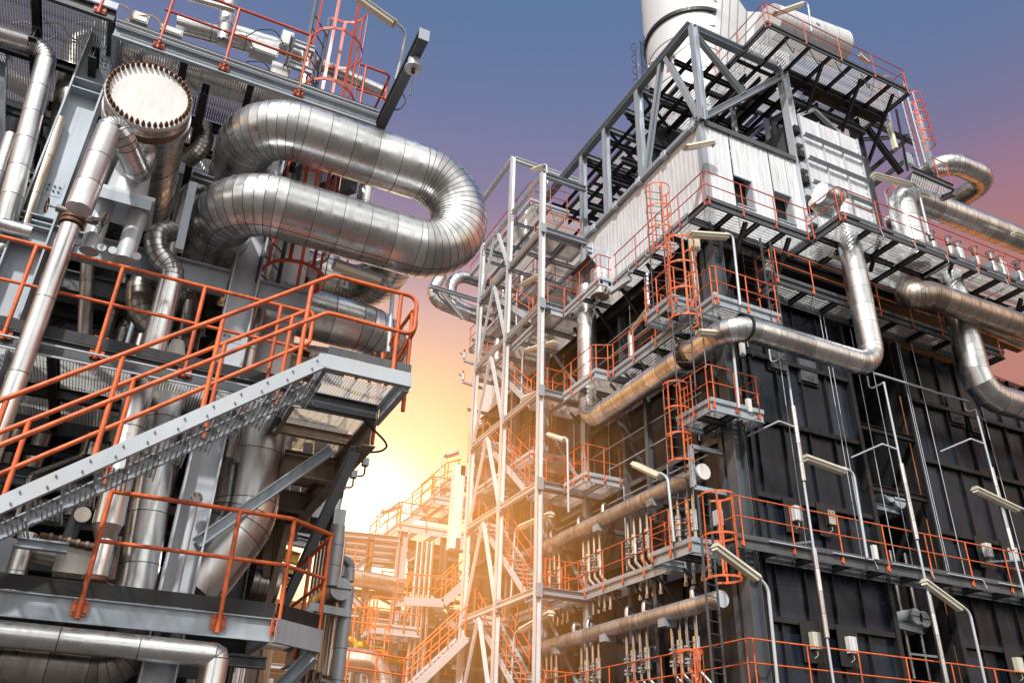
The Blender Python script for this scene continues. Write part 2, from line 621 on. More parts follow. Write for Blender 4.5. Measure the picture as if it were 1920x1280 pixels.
def beam(label, a, b, w=.16, h=.3, m='galv', up=Z, group=None, name='steel_beam', stiff=0, kind='H', cat='beam', dd=None):
    a, b = V(a), V(b)
    t = Thing(name, label, cat, a, group)
    mb = MB()
    getattr(mb, kind)(a, b, w, h, m, up=up)
    t.part('beam_section', mb)
    d = (b - a).normalized()
    n = int((b - a).length / stiff) if stiff else 0
    for i in range(1, n):
        c = a + d * i * stiff
        s_ = d.cross(V(up)).normalized()
        t.part('stiffener', MB().bar(c - V(up) * (h / 2 - .02), c + V(up) * (h / 2 - .02), w * .92, .01, m, up=d))
    return t


cA = at(72, 416, y=10)
cB = at(332, 1100, y=10)
hcol('pale grey steel column beside the white bolted vessel end', -1.86, 10, 2.2, 11.25, .40, .34, 'galv', plates=(10.45, 8.2))
hcol('pale grey steel column behind the big expansion loop pipe', .65, 10, 0, 10.5, .36, .34, 'galv_light', plates=(6.75,))
hcol('dark steel column deep behind the corner of the near structure', 1.55, 12.4, 0, 10.4, .3, .3, 'steel_grey')

# black backing added to stand for the shade inside the near structure
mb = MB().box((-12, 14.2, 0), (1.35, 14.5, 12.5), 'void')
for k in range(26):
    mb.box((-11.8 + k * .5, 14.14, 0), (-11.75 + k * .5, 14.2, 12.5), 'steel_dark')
solo('backing_wall', mb, 'added black sheeted backing for the shade inside the near structure', 'wall')
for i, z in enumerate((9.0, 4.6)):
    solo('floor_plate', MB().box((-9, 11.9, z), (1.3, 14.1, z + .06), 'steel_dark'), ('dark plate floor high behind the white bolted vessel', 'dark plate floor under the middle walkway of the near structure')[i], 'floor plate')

# ------------------------------------------------ bolted vessel
fy = 8.5
c = at(280, 181, y=fy)
rf = (at(371, 185, y=fy) - at(190, 176, y=fy)).x / 2 * .97
t = Thing('pressure_vessel', 'large horizontal vessel with round white bolted end cover', 'vessel', (c.x, fy, c.z - rf))
mb = MB().cyl((c.x, fy - .015, c.z), (c.x, fy + .045, c.z), rf * .998, 'white_paint', 64)
t.part('end_cover', mb)
t.part('flange', MB().cyl((c.x, fy + .05, c.z), (c.x, fy + .17, c.z), rf, 'alu_rusty', 64))
t.part('flange', MB().cyl((c.x, fy + .19, c.z), (c.x, fy + .28, c.z), rf * .985, 'rust', 64))
for k in range(44):
    a = 2 * math.pi * (k + .5) / 44
    q = V((c.x + math.cos(a) * rf * .93, fy - .015, c.z + math.sin(a) * rf * .93))
    mb = MB().cyl(q, q - Y * .035, .024, 'rust', 6).cyl(q - Y * .035, q - Y * .05, .019, 'rust', 8).cyl(q - Y * .05, q - Y * .075, .012, 'rust', 8)
    t.part('bolt', mb)
t.part('shell', MB().clad([(c.x, fy + .3, c.z), (c.x, fy + 4.2, c.z)], rf * .97, 'alu_jacket', pitch=.75, n=48, caps=False))
t.part('flange', MB().clad([(c.x, fy + .27, c.z), (c.x, fy + .42, c.z)], rf * 1.035, 'alu_jacket', pitch=.3, n=48))
nz = at(262, 325, y=fy + .5)
t.part('nozzle', MB().clad([(c.x + rf * .2, fy + .55, c.z - rf * .9), (c.x + rf * .2, fy + .55, c.z - rf - .25)], .12, pitch=.2))

# white drum with base plate and legs under the vessel
b0 = at(247, 330, y=9.35); b1 = at(232, 385, y=9.35)
t = Thing('spring_support', 'white canister on a plate and two stub legs below the bolted vessel', 'support', (b1.x, 9.35, b1.z - .75))
t.part('canister', MB().cyl(b0 + Z * .15, b1, .2, 'galv_light', 28, r2=.25))
t.part('plate', MB().box((b1.x - .38, 9.02, b1.z - .05), (b1.x + .34, 9.72, b1.z), 'galv_light'))
t.part('plate', MB().box((b1.x - .36, 9.0, b1.z - .2), (b1.x + .32, 9.012, b1.z - .06), 'galv'))
for sx in (-.2, .18):
    t.part('leg', MB().cyl((b1.x + sx, 9.35, b1.z - .75), (b1.x + sx, 9.35, b1.z - .06), .11, 'galv_light', 20))
    for k in (-.13, .13):
        t.part('lug', MB().cyl((b1.x + sx + k, 9.2, b1.z - .74), (b1.x + sx + k, 9.24, b1.z - .74), .05, 'galv_light', 12))

# ------------------------------------------------ big expansion loop
ly = 9.0
zu = at(600, 262, y=ly).z; zl = at(600, 412, y=ly).z
hr = (zu - zl) / 2
lr = .40
xr = at(911, 385, y=ly).x - lr
xu = at(404, 262, y=ly).x + lr; xl = at(349, 420, y=ly).x + lr
pipe('huge aluminium jacketed pipe bent into a sideways U above the stairs',
     [(xu, 12.4, zu), (xu, ly, zu), (xr, ly, zu), (xr, ly, zl), (xl, ly, zl), (xl, 12.4, zl)], lr, bend=hr, pitch=.34, n=48, gore=7.5, lap=.30, seam=.009, name='expansion_loop_pipe')
# pipe supports
for k, (px, zz) in enumerate(((450, zu), (700, zu))):
    pass

# ------------------------------------------------ pipes around the vessel
def vpipe(label, a, b, r, m='alu_jacket', **k):
    return pipe(label, [a, b], r, m, **k)


e0 = at(208, 236, y=8.35)
pipe('bent jacketed pipe arching in front of the bolted vessel end', [at(282, 290, y=9.5), at(258, 324, y=8.9), at(232, 262, y=8.42), at(210, 230, y=8.35), at(148, 392, y=8.35)], .135, pitch=.42, bend=.16, gore=20, n=28, lap=.4)
0 and pipe('short jacketed elbow joining the side of the bolted vessel', [at(258, 285, y=9.2), at(268, 315, y=9.2), at(240, 330, y=8.8)], .12, pitch=.2, bend=.15)
vb0 = at(137, 412, y=9.12)
va = at(0, 845, y=9.12)
t = Thing('insulated_pipe', 'long slim shiny pipe dropping from a small valve in front of the orange rail', 'pipe', va)
t.part('pipe_run', MB().clad([vb0 - Z * .1, V((vb0.x, 9.12, 3.6))], .105, pitch=.85, n=24))
t.part('flange', MB().cyl(vb0 - Z * .08, vb0 - Z * .04, .13, 'rust', 20))
t.part('flange', MB().cyl(vb0 - Z * .02, vb0 + Z * .02, .13, 'rust', 20))
t = Thing('globe_valve', 'rusty small valve with handwheel on top of the slim shiny pipe', 'valve', vb0 + Z * .03)
t.part('valve_body', MB().cyl(vb0 + Z * .03, vb0 + Z * .12, .07, 'rust', 12).cyl(vb0 + V((-.2, 0, .1)), vb0 + V((.25, 0, .06)), .045, 'bolt', 10))
for dx in (-.3, .3):
    t.part('handwheel', MB().tube([vb0 + V((dx, .09 * math.cos(a), .1 + .09 * math.sin(a))) for a in [i * math.pi / 4 for i in range(8)]], .011, 'rust', 6, .03, closed=True))
    t.part('stem', MB().cyl(vb0 + V((dx, 0, .1)), vb0 + V((dx * .5, 0, .1)), .012, 'bolt', 6))
for k in range(5):
    mb = MB().tube([vb0 + V((.1 + .02 * k, -.03 * k, .02)), vb0 + V((.28 + .03 * k, -.04, -.03 + .04 * k)), vb0 + V((.3, 0, -.15 + .05 * k))], .008, 'bolt', 5)
    t.part('instrument_tube', mb)

pipe('jacketed pipe with a wide elbow coming down beside the frame edge', [at(-60, 48, y=9.8), at(92, 92, y=9.8), at(10, 420, y=9.8)], .125, pitch=.45, bend=.24, n=24, lap=.2)
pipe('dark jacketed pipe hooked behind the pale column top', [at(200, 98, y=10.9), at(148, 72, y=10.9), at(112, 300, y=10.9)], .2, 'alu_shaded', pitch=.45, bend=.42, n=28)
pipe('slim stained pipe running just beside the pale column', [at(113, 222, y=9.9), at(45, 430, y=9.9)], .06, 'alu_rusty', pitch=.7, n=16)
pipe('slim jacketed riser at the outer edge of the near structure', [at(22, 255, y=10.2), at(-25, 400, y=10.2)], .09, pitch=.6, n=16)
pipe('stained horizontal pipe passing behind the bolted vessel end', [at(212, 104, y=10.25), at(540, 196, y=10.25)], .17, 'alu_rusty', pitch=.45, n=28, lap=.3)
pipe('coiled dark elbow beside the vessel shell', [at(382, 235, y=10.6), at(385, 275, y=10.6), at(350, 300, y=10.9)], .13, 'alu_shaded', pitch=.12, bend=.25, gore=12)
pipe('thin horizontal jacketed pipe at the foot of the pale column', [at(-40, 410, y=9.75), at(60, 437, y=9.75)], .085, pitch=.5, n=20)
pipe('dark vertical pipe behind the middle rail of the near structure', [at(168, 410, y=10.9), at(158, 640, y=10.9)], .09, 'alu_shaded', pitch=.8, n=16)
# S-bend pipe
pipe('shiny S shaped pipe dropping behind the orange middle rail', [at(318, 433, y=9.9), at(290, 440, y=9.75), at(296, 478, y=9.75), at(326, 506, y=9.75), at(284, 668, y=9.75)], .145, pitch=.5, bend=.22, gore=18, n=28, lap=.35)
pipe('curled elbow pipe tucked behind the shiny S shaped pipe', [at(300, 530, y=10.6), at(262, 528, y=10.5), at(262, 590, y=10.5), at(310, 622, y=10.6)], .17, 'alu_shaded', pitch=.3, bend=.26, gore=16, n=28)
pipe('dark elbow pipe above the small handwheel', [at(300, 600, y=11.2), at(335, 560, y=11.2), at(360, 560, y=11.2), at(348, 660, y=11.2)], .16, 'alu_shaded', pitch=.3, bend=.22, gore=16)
hw = at(338, 625, y=10.2)
t = Thing('handwheel_valve', 'small black valve handwheel above the middle walkway', 'valve', hw - Z * .2)
t.part('handwheel', MB().tube([hw + V((.17 * math.cos(a), .08 * math.sin(a), .06 * math.sin(a))) for a in [i * math.pi / 6 for i in range(12)]], .012, 'steel_dark', 6, .03, closed=True))
t.part('spoke', MB().bar(hw - X * .17, hw + X * .17, .012, .012, 'steel_dark'))
t.part('spoke', MB().bar(hw - V((0, .08, .06)), hw + V((0, .08, .06)), .012, .012, 'steel_dark'))
t.part('bonnet', MB().cyl(hw - Z * .35, hw - Z * .12, .14, 'white_paint', 16, r2=.08))
pipe('wide jacketed riser between the walkways of the near structure', [at(322, 700, y=10.3), at(246, 1150, y=10.3)], .225, pitch=.62, n=32, lap=.3)
a0, a1, a2, a3, a4 = (at(*q, y=9.85) for q in ((264, 720), (212, 930), (201, 985), (197, 1012), (180, 1080)))
t = Thing('insulated_pipe', 'riser that narrows through a cone just above the lower walkway', 'pipe', a4)
t.part('pipe_run', MB().clad([a0, a2], .155, pitch=.6))
t.part('reducer', MB().cyl(a2, a3, .155, 'alu_shaded', 24, r2=.1))
t.part('pipe_run', MB().clad([a3, a4], .1, pitch=.4))
t.part('flange', MB().cyl(a4, a4 - Z * .05, .13, 'rust', 18))
# tall bright pipe and big lower duct
pipe('tall bright vertical pipe behind the top of the stairs', [at(575, 330, y=10.9), at(502, 720, y=10.9)], .25, 'stack_white', pitch=.9, n=32, lap=.2)
pipe('slender vertical pipe beside the tall bright pipe', [at(540, 330, y=10.4), at(425, 860, y=10.4)], .1, 'alu_shaded', pitch=.8)
pipe('slim dark conduit pipe against the pale middle column', [at(505, 440, y=10.2), at(445, 700, y=10.2)], .07, 'alu_shaded', pitch=.8)
pipe('very wide jacketed duct under the stair landing', [at(486, 760, y=10.75), at(456, 975, y=10.75), at(352, 1105, y=10.75)], .41, pitch=.8, bend=.75, gore=9, n=40, lap=.35)
pipe('jacketed pipe run with end elbow behind the landing rail', [at(480, 562, y=10.6), at(722, 626, y=10.6), at(722, 626, y=10.6) + V((.25, .9, 0))], .36, pitch=.36, bend=.55, gore=10, n=40, lap=.28)
q = at(690, 552, y=11.6)
pipe('jacketed pipe turning back under the big expansion loop', [at(560, 505, y=11.6), q, V((q.x + .1, 10.2, q.z + .1))], .36, pitch=.33, bend=.6, gore=9, n=36, lap=.2)
pipe('third pipe glimpsed below the landing rail pipes', [at(480, 668, y=12.0), at(640, 690, y=12.0)], .3, 'alu_rusty', pitch=.4)
pipe('short upright pipe between the two arms of the loop', [at(690, 330, y=10.8), at(672, 440, y=10.8)], .13, pitch=.3)

# hangers on landing pipes
for i, (px, py, n_) in enumerate(((645, 535, 'small white lug hanger above the landing rail pipe'), (633, 485, 'small white lug hanger under the expansion loop'))):
    q = at(px, py, y=10.3)
    t = Thing('pipe_hanger', n_, 'hanger', q)
    t.part('rod', MB().cyl(q, q + Z * .45, .014, 'rust', 6))
    t.part('clevis', MB().box(q - V((.06, .01, .04)), q + V((.06, .01, .1)), 'galv_light'))
    t.part('bolt', MB().cyl(q + V((0, -.03, .03)), q + V((0, -.008, .03)), .02, 'bolt', 8))

# ------------------------------------------------ main beams
zb = at(180, 470, y=9.95).z
beam('pale grey main beam carrying the bolted vessel legs', (-3.6, 9.95, zb), (.45, 9.95, zb), .16, .34, 'galv', stiff=.55)
beam('grey main beam under the lower arm of the loop', (.85, 9.95, zb - .02), (1.5, 9.95, zb - .02), .16, .34, 'galv')
beam('dark cross beam deep under the bolted vessel', (-4, 11.4, zb + .25), (1.3, 11.4, zb + .25), .16, .3, 'steel_grey')
beam('second dark cross beam below the pale main beam', (-4, 11.2, zb - .95), (1.3, 11.2, zb - .95), .14, .26, 'steel_grey')
g = at(352, 300, y=9.5); g2 = at(335, 440, y=9.5)
beam('narrow pale post between the vessel and the loop', at(362, 345, y=9.4), at(335, 470, y=9.4), .1, .1, 'galv', up=Y, name='steel_post', cat='post')
beam('short bracket beam tying the narrow post to the loop', at(360, 330, y=9.4), at(400, 342, y=9.4), .1, .1, 'steel_grey')
beam('inclined pale brace rising from the upper walkway beam', at(0, 80, y=10.8), at(-10, 330, y=10.8), .2, .2, 'galv', up=X, name='steel_brace', cat='brace')
beam('diagonal pale brace left of the slim stained pipe', at(130, 330, y=11.2), at(60, 240, y=11.2), .1, .1, 'steel_grey', name='steel_brace', cat='brace')

# ------------------------------------------------ middle walkway, z = 5.9
z1 = 5.9
deck('broad grated middle walkway of the near structure', -4.6, 1.40, 9.3, 11.9, z1, 7, 2, 'steel_grey', 'steel_dark', .2, 'grating', 'front', toem='steel_dark', toeh=.13)
deck('grated landing floor extending behind the stair head', 1.43, 2.52, 9.3, 17.2, z1 - .003, 1, 8, 'galv_glow', 'galv_glow', .2, 'grating_glow', 'right', toem='steel_grey')
for k, zz in enumerate((5.79, 5.66)):
    solo('conduit', MB().cyl((-4.4, 9.25, zz), (1.9, 9.25, zz), .013, 'galv_light', 6), ('thin upper conduit clipped along the middle walkway edge', 'thin lower conduit clipped along the middle walkway edge')[k], 'conduit')
railing('orange guard rail along the front of the middle walkway', [(-4.5, 9.3, z1), (1.5, 9.3, z1)], 1.08, posts=[(0, (v + 4.5) / 6.0) for v in (-3.5, -2.57, -1.66, -.75, .18, 1.1)], r=.024, brk=.14)

# ------------------------------------------------ stair flight
sy0, sy1 = 8.12, 8.98
kT = at(607, 664, y=sy0); lT = at(0, 930, y=sy0)
dirS = (kT - lT); dirS.y = 0; dirS.normalize()
nrm = V((-dirS.z, 0, dirS.x))
zL = kT.z - .085
xK = kT.x
botS = kT - dirS * 5.2
t = Thing('stair_flight', 'pale grey steel stair flight with open mesh treads rising to the landing', 'stairs', (botS.x, sy0, botS.z - .3))
for yy, fl in ((sy0, True), (sy1, False)):
    a = V((botS.x, yy, botS.z)) - nrm * .075; b = V((xK, yy, kT.z)) - nrm * .075 + dirS * .0
    t.part('stringer', MB().C(a, b, 0.07, .145, 'galv_light' if fl else 'galv', up=nrm, flip=fl, tw=.012))
for i in range(17):
    f = .22 + i * .30
    c = V((xK, 0, kT.z)) - dirS * f - nrm * .12
    zt = c.z - .07
    q = MB().sheet((c.x - .14, sy0 + .05, zt), (c.x + .13, sy0 + .05, zt), (c.x + .13, sy1 - .05, zt), (c.x - .14, sy1 - .05, zt), 'mesh_near')
    q.box((c.x - .155, sy0 + .045, zt - .045), (c.x - .14, sy1 - .045, zt + .004), 'galv_light')
    q.box((c.x + .125, sy0 + .045, zt - .03), (c.x + .135, sy1 - .045, zt + .004), 'galv')
    t.part('tread', q)
for yy in (sy0 - .036,):
    for i in range(17):
        f = .12 + i * .30
        for j, ff in enumerate((0, .1)):
            c = V((xK, yy, kT.z)) - dirS * (f + ff) - nrm * (.045 + .06 * j)
            t.part('bolt', MB().cyl(c, c - Y * .018, .010, 'bolt', 8))
# landing
xE = 2.52
t = Thing('stair_landing', 'small mesh floored landing at the head of the near stairs', 'landing', (xK, sy0, zL - .1))
t.part('edge_beam', MB().box((xK - .055, sy0 - .037, zL - .075), (xK + .1, sy0 - .0345, zL + .07), 'galv_light'))
t.part('edge_beam', MB().C((xK + .02, sy0, zL), (xE, sy0, zL), .07, .17, 'galv_light', flip=True, tw=.012))
t.part('edge_beam', MB().C((xE - .035, sy0 + .04, zL), (xE - .035, 9.29, zL), .07, .24, 'galv_light', flip=True))
t.part('edge_beam', MB().C((xK + .02, sy1 + .2, zL), (xE - .07, sy1 + .2, zL), .07, .2, 'steel_grey'))
t.part('cross_beam', MB().bar((xK + .05, sy0 + .04, zL), (xK + .05, sy1 + .15, zL), .05, .16, 'galv'))
t.part('grating', MB().sheet((xK + .1, sy0 + .04, zL + .09), (xE - .08, sy0 + .04, zL + .09), (xE - .08, sy0 + .42, zL + .09), (xK + .1, sy0 + .42, zL + .09), 'mesh_near'))
t.part('grating', MB().sheet((xK + .1, sy0 + .45, zL + .088), (xE - .08, sy0 + .45, zL + .088), (xE - .08, sy1 + .15, zL + .088), (xK + .1, sy1 + .15, zL + .088), 'grating'))
t.part('toe_plate', MB().box((xK + .05, sy0 + .03, zL + .125), (xE, sy0 + .038, zL + .22), 'steel_grey'))
# landing toe & end rail
fT = [V((lT.x - 1.2, sy0, lT.z)) + 0 * X]
sl = dirS.z / dirS.x


def onst(x, yy, dz=0): return V((x, yy, kT.z + (x - xK) * sl + dz))


hN = at(626, 513, y=sy0).z - kT.z
xs = [at(px, py, y=sy0).x for px, py in ((181, 840), (383, 752), (561, 675))]
p0 = onst(xK - 4.2, sy0)
xkn = at(626, 513, y=sy0).x
t = Thing('guard_rail', 'orange near side handrail of the stairs wrapping the landing', 'railing', p0)
tp = [p0 + Z * hN, V((xkn, sy0, onst(xkn, sy0).z + hN)), V((xE - .02, sy0, onst(xkn, sy0).z + hN)), V((xE - .02, sy0, onst(xkn, sy0).z + hN - .52)), V((xkn, sy0, onst(xkn, sy0).z + hN - .5)), p0 + Z * (hN - .5)]
t.part('top_rail', MB().tube(tp, .025, 'orange', 10, .12))
for x in [xs[0] - 2 * (xs[1] - xs[0]), xs[0] - (xs[1] - xs[0])] + xs + [2.3]:
    zb_ = onst(min(x, xK), sy0).z
    t.part('post', MB().cyl((x, sy0 + .01, zb_ - .16), (x, sy0 + .01, (onst(x, sy0).z if x < xkn else onst(xkn, sy0).z) + hN), .025, 'orange', 10))
t = Thing('guard_rail', 'orange end rail across the outer edge of the landing', 'railing', (xE, sy0, zL))
zt_ = onst(xkn, sy0).z + hN
ex = xE + .03
t.part('top_rail', MB().tube([(ex, 9.75, zt_ - .42), (ex, 9.2, zt_ - .02), (ex, sy0 + .22, zt_ - .02), (ex, sy0 + .1, zt_ - .35), (ex, 9.0, zt_ - .52), (ex, 9.75, zt_ - .9)], .025, 'orange', 10, .1))
for yy in (sy0 + .3, 9.6):
    t.part('post', MB().cyl((ex, yy, zL - .25), (ex, yy, zt_ - .05), .025, 'orange', 10))
railing('orange guard rail on the far outer edge of the landing floor', [(2.52, 9.9, z1), (2.52, 12.4, z1)], 1.05, r=.024)
# far side handrail
pf = onst(xK - 4.2, sy1)
hF = .95
xe = at(591, 576, y=sy1).x
t = Thing('guard_rail', 'orange far side handrail of the stairs ending in a closed loop', 'railing', pf)
zf = at(591, 576, y=sy1).z
t.part('top_rail', MB().tube([V((pf.x, sy1, zf + (pf.x - xe) * sl)), V((xe, sy1, zf)), V((xe, sy1, zf - .5)), V((pf.x, sy1, zf - .5 + (pf.x - xe) * sl))], .025, 'orange', 10, .07))
for x in [xs[0] - (xs[1] - xs[0]) * 2 + .12, xs[0] - (xs[1] - xs[0]) + .12] + [v + .12 for v in xs[:2]] + [xe - .25]:
    t.part('post', MB().cyl((x, sy1, onst(x, sy1).z - .1), (x, sy1, zf + (x - xe) * sl), .025, 'orange', 10))

# braces and beams under the landing
beam('brown lit diagonal brace under the landing floor', (2.35, 9.6, 5.4), (2.35, 12.8, 4.0), .12, .12, 'galv', kind='L' if 0 else 'H', name='steel_brace', cat='brace')
beam('long pale brace from the lower walkway to the landing', at(368, 1018, y=9.9), at(622, 842, y=9.9), .13, .13, 'galv', name='steel_brace', cat='brace')
beam('heavy edge girder under the outer side of the landing', (2.45, 9.35, 5.55), (2.45, 17.2, 5.55), .16, .34, 'galv_glow', name='steel_beam')
beam('cross girder joining the landing to the middle column', (.7, 10.9, 5.5), (2.4, 10.9, 5.5), .16, .3, 'galv_glow')
beam('second cross girder further under the landing', (.7, 12.5, 5.5), (2.4, 12.5, 5.5), .16, .3, 'galv_glow')
mb = MB().tube([(2.3, 9.2, 5.65), (2.75, 9.5, 5.5), (2.75, 9.9, 5.55), (2.4, 10.3, 5.6)], .014, 'cable', 6, .3)
solo('cable', mb, 'loose cable drooping off the outer edge of the landing', 'cable')
for i in range(3):
    q = V((2.62, 10.2 + i * .55, 5.45))
    t = Thing('junction_fitting', ('white cable fitting nearest the drooping cable', 'white cable fitting second along the landing girder', 'white cable fitting farthest along the landing girder')[i], 'cable fitting', q)
    t.part('box', MB().box(q, q + V((.08, .09, .1)), 'galv_light'))
    t.part('conduit', MB().tube([q + V((.04, .04, 0)), q + V((.06, .1, -.12)), q + V((0, .2, -.1))], .012, 'cable', 6))

# ------------------------------------------------ lower walkway
z0 = at(0, 1078, y=9.3).z - .12
cx = at(512, 1165, y=9.3).x
beam_t = deck('grated lower walkway of the near structure', -3.4, cx, 9.3, 11.6, z0, 5, 2, 'galv', 'steel_dark', .24, 'grating_glow', 'front', toem='steel_dark', toeh=.15)
e1 = at(568, 1196, z=z0); e1 = V((cx + .55, 9.3 - .12, z0))
mz = z0 - .12
t = Thing('walkway', 'angled corner piece at the outer end of the lower walkway', 'walkway', (cx, 9.3, z0))
pc = V((cx + .02, 9.3, mz)); pd = V((cx + .62, 9.75, mz)); pe = V((cx + .62, 11.6, mz))
t.part('edge_beam', MB().C(pc, pd, .06, .24, 'galv', flip=True))
t.part('edge_beam', MB().C(pd, pe, .06, .24, 'galv', flip=True))
t.part('grating', MB().add([(pc.x, pc.y + .03, z0 - .01), (pd.x - .03, pd.y, z0 - .01), (pe.x - .03, pe.y, z0 - .01), (pc.x, pe.y, z0 - .01)], [(0, 1, 2, 3)], 'grating_glow', uvs=[[(0, 0), (.6, 0), (.6, 2), (0, 2.3)]]))
t.part('toe_plate', MB().bar(pc + Z * .2 + V((0, -.01, 0)), pd + Z * .2 + V((0, -.01, 0)), .01, .15, 'steel_dark'))
hl = at(201, 919, y=9.3).z - z0
postx = [at(px, py, y=9.3).x for px, py in ((150, 1120), (408, 1150))]
railing('orange guard rail around the lower walkway corner', [(postx[0] + .02, 9.3, z0), (cx + .03, 9.3, z0), (pd.x, pd.y, z0), (pe.x, pe.y, z0)], hl, r=.026, brk=.2,
        posts=[(0, 0.001), (0, (postx[1] - postx[0]) / (cx - postx[0])), (1, .05), (1, .95), (2, .6)])
# step off plate
pipe('slim jacketed pipe with mitred end under the lower walkway', [(-2.4, 9.0, at(0, 1183, y=9).z), at(408, 1228, y=9.0), at(396, 1290, y=9.0) - Z * .8], .115, pitch=.75, bend=.03, gore=90, n=24)
pipe('wide curved pipe at the very bottom of the near structure', [(-2.6, 10.1, at(0, 1232, y=10.1).z), at(238, 1262, y=10.1), at(250, 1160, y=10.1) + Z * .2], .23, 'alu_shaded', pitch=.45, bend=.42, gore=14, n=28)
beam('dark ledge beam just under the lower walkway', (-2.5, 9.75, z0 - .40), (1.7, 9.75, z0 - .40), .14, .12, 'steel_grey')
beam('underside brace at the corner of the lower walkway', (pd.x - .05, pd.y, mz - .15), (cx - .6, 10.6, mz - 1.7), .14, .14, 'galv', name='steel_brace', cat='brace')
beam('inclined strut below the lower walkway middle', at(420, 1230, y=10), at(360, 1280, y=10) - Z * .6, .12, .12, 'galv', name='steel_brace', cat='brace')
# equipment on lower walkway
eq = at(115, 1055, y=10.2)
t = Thing('actuated_valve', 'grey motor valve body standing on the lower walkway', 'valve', (eq.x, 10.2, z0))
t.part('motor', MB().cyl(eq + V((-.5, 0, .1)), eq + V((-.06, 0, .05)), .1, 'alu_shaded', 20))
t.part('gearbox', MB().box(eq + V((-.06, -.16, -.12)), eq + V((.34, .16, .22)), 'alu_shaded'))
t.part('yoke', MB().cyl(eq + V((.0, 0, .2)), eq + V((.05, 0, .75)), .075, 'steel_grey', 14))
t.part('gauge', MB().cyl(eq + V((.08, -.14, .5)), eq + V((.08, -.19, .5)), .085, 'alu_rusty', 18))
t.part('handwheel', MB().tube([eq + V((.35 + .11 * math.cos(a), .11 * math.sin(a), .86)) for a in [i * math.pi / 4 for i in range(8)]], .011, 'orange_red', 6, .03, closed=True))
t.part('stem', MB().cyl(eq + V((.35, 0, .55)), eq + V((.35, 0, .9)), .015, 'bolt', 8))
q = at(55, 1000, y=10.1)
pipe('short white capped stub pipe on the lower walkway', [q, q - Z * .75], .095, pitch=.35)
for i in range(7):
    q = at(75 + i * 17, 1003 + i * 4, y=10.0)
    a = Thing('tube_fitting', 'small rusty fitting in the instrument line beside the stairs', 'fitting', q, 'small fittings on the instrument line')
    a.part('body', MB().cyl(q, q + X * .09, .035, 'rust', 8))
    a.part('nut', MB().cyl(q + X * .09, q + X * .12, .045, 'bolt', 6))
pipe('thin horizontal pipe feeding the motor valve', [at(60, 1010, y=10.15), at(180, 1040, y=10.15)], .05, 'alu_shaded', pitch=.4, n=12)
q = at(367, 935, y=9.75)
t = Thing('pressure_gauge', 'small round instrument head on a pipe by the middle column', 'gauge', q - Z * .5)
t.part('pipe', MB().cyl(q - Z * 1.3, q - Z * .04, .04, 'galv_light', 12))
t.part('dial', MB().cyl(q - Y * .03, q + Y * .05, .075, 'bolt', 20))
for k in range(6):
    a = k * math.pi / 3
    t.part('bolt', MB().cyl(q + V((.055 * math.cos(a), -.05, .055 * math.sin(a))), q + V((.055 * math.cos(a), -.03, .055 * math.sin(a))), .012, 'rust', 6))
q = at(15, 1010, y=9.6)
t = Thing('angle_bracket', 'grey angle bracket frame on the lower walkway beside the stairs', 'frame', q - Z * .5)
t.part('upright', MB().H(q, q - Z * .6, .14, .14, 'galv'))
t.part('arm', MB().H(q + V((.08, 0, -.02)), q + V((.55, 0, -.02)), .12, .1, 'galv'))

# ------------------------------------------------ top walkway
z2 = at(235, 52, y=9.3).z
xd1 = at(712, 190, y=9.3).x
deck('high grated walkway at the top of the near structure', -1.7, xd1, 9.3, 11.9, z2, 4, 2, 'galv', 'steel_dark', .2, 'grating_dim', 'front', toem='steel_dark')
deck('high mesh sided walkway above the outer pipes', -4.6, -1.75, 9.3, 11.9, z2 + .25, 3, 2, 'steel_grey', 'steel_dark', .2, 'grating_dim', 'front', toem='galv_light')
for k, dz in enumerate((.03, -.04)):
    solo('conduit', MB().cyl((-1.7, 9.24, z2 + dz), (xd1, 9.24, z2 + dz), .012, 'galv_light', 6), ('thin upper conduit along the high walkway edge', 'thin lower conduit along the high walkway edge')[k], 'conduit')
xq = at(588, 60, y=9.3).x
railing('dull red guard rail along the high walkway', [(-1.2, 9.3, z2), (xq, 9.3, z2)], 1.1, m='orange_red', posts=[(0, .03), (0, (at(428, 95, y=9.3).x + 1.2) / (xq + 1.2)), (0, .985)], r=.022)
railing('dull red guard rail at the outer corner of the high walkway', [(-4.5, 9.3, z2 + .25), (-1.75, 9.3, z2 + .25)], 1.1, m='orange_red', posts=[(0, .5), (0, .93)], r=.022)
p_ = at(668, 85, y=9.3); 
railing('dull red guard rail beyond the caged ladder', [(xd1 - .35, 9.5, z2), (xd1 + .15, 9.5, z2), (xd1 + .15, 11.6, z2)], 1.1, m='orange_red', r=.02, sp=1.2)
ladp = at(575, 182, y=9.9)
ladder('dull red caged ladder rising past the high walkway', (ladp.x, 10.1, zu - 1.9), at(600, 10, y=10.1).z, (.75, -.66, 0), .46, (zu - 1.75, at(612, 12, y=10.1).z - .05), 'steel_grey', 'orange_red', hoops=6, cr=.42, bars=6)
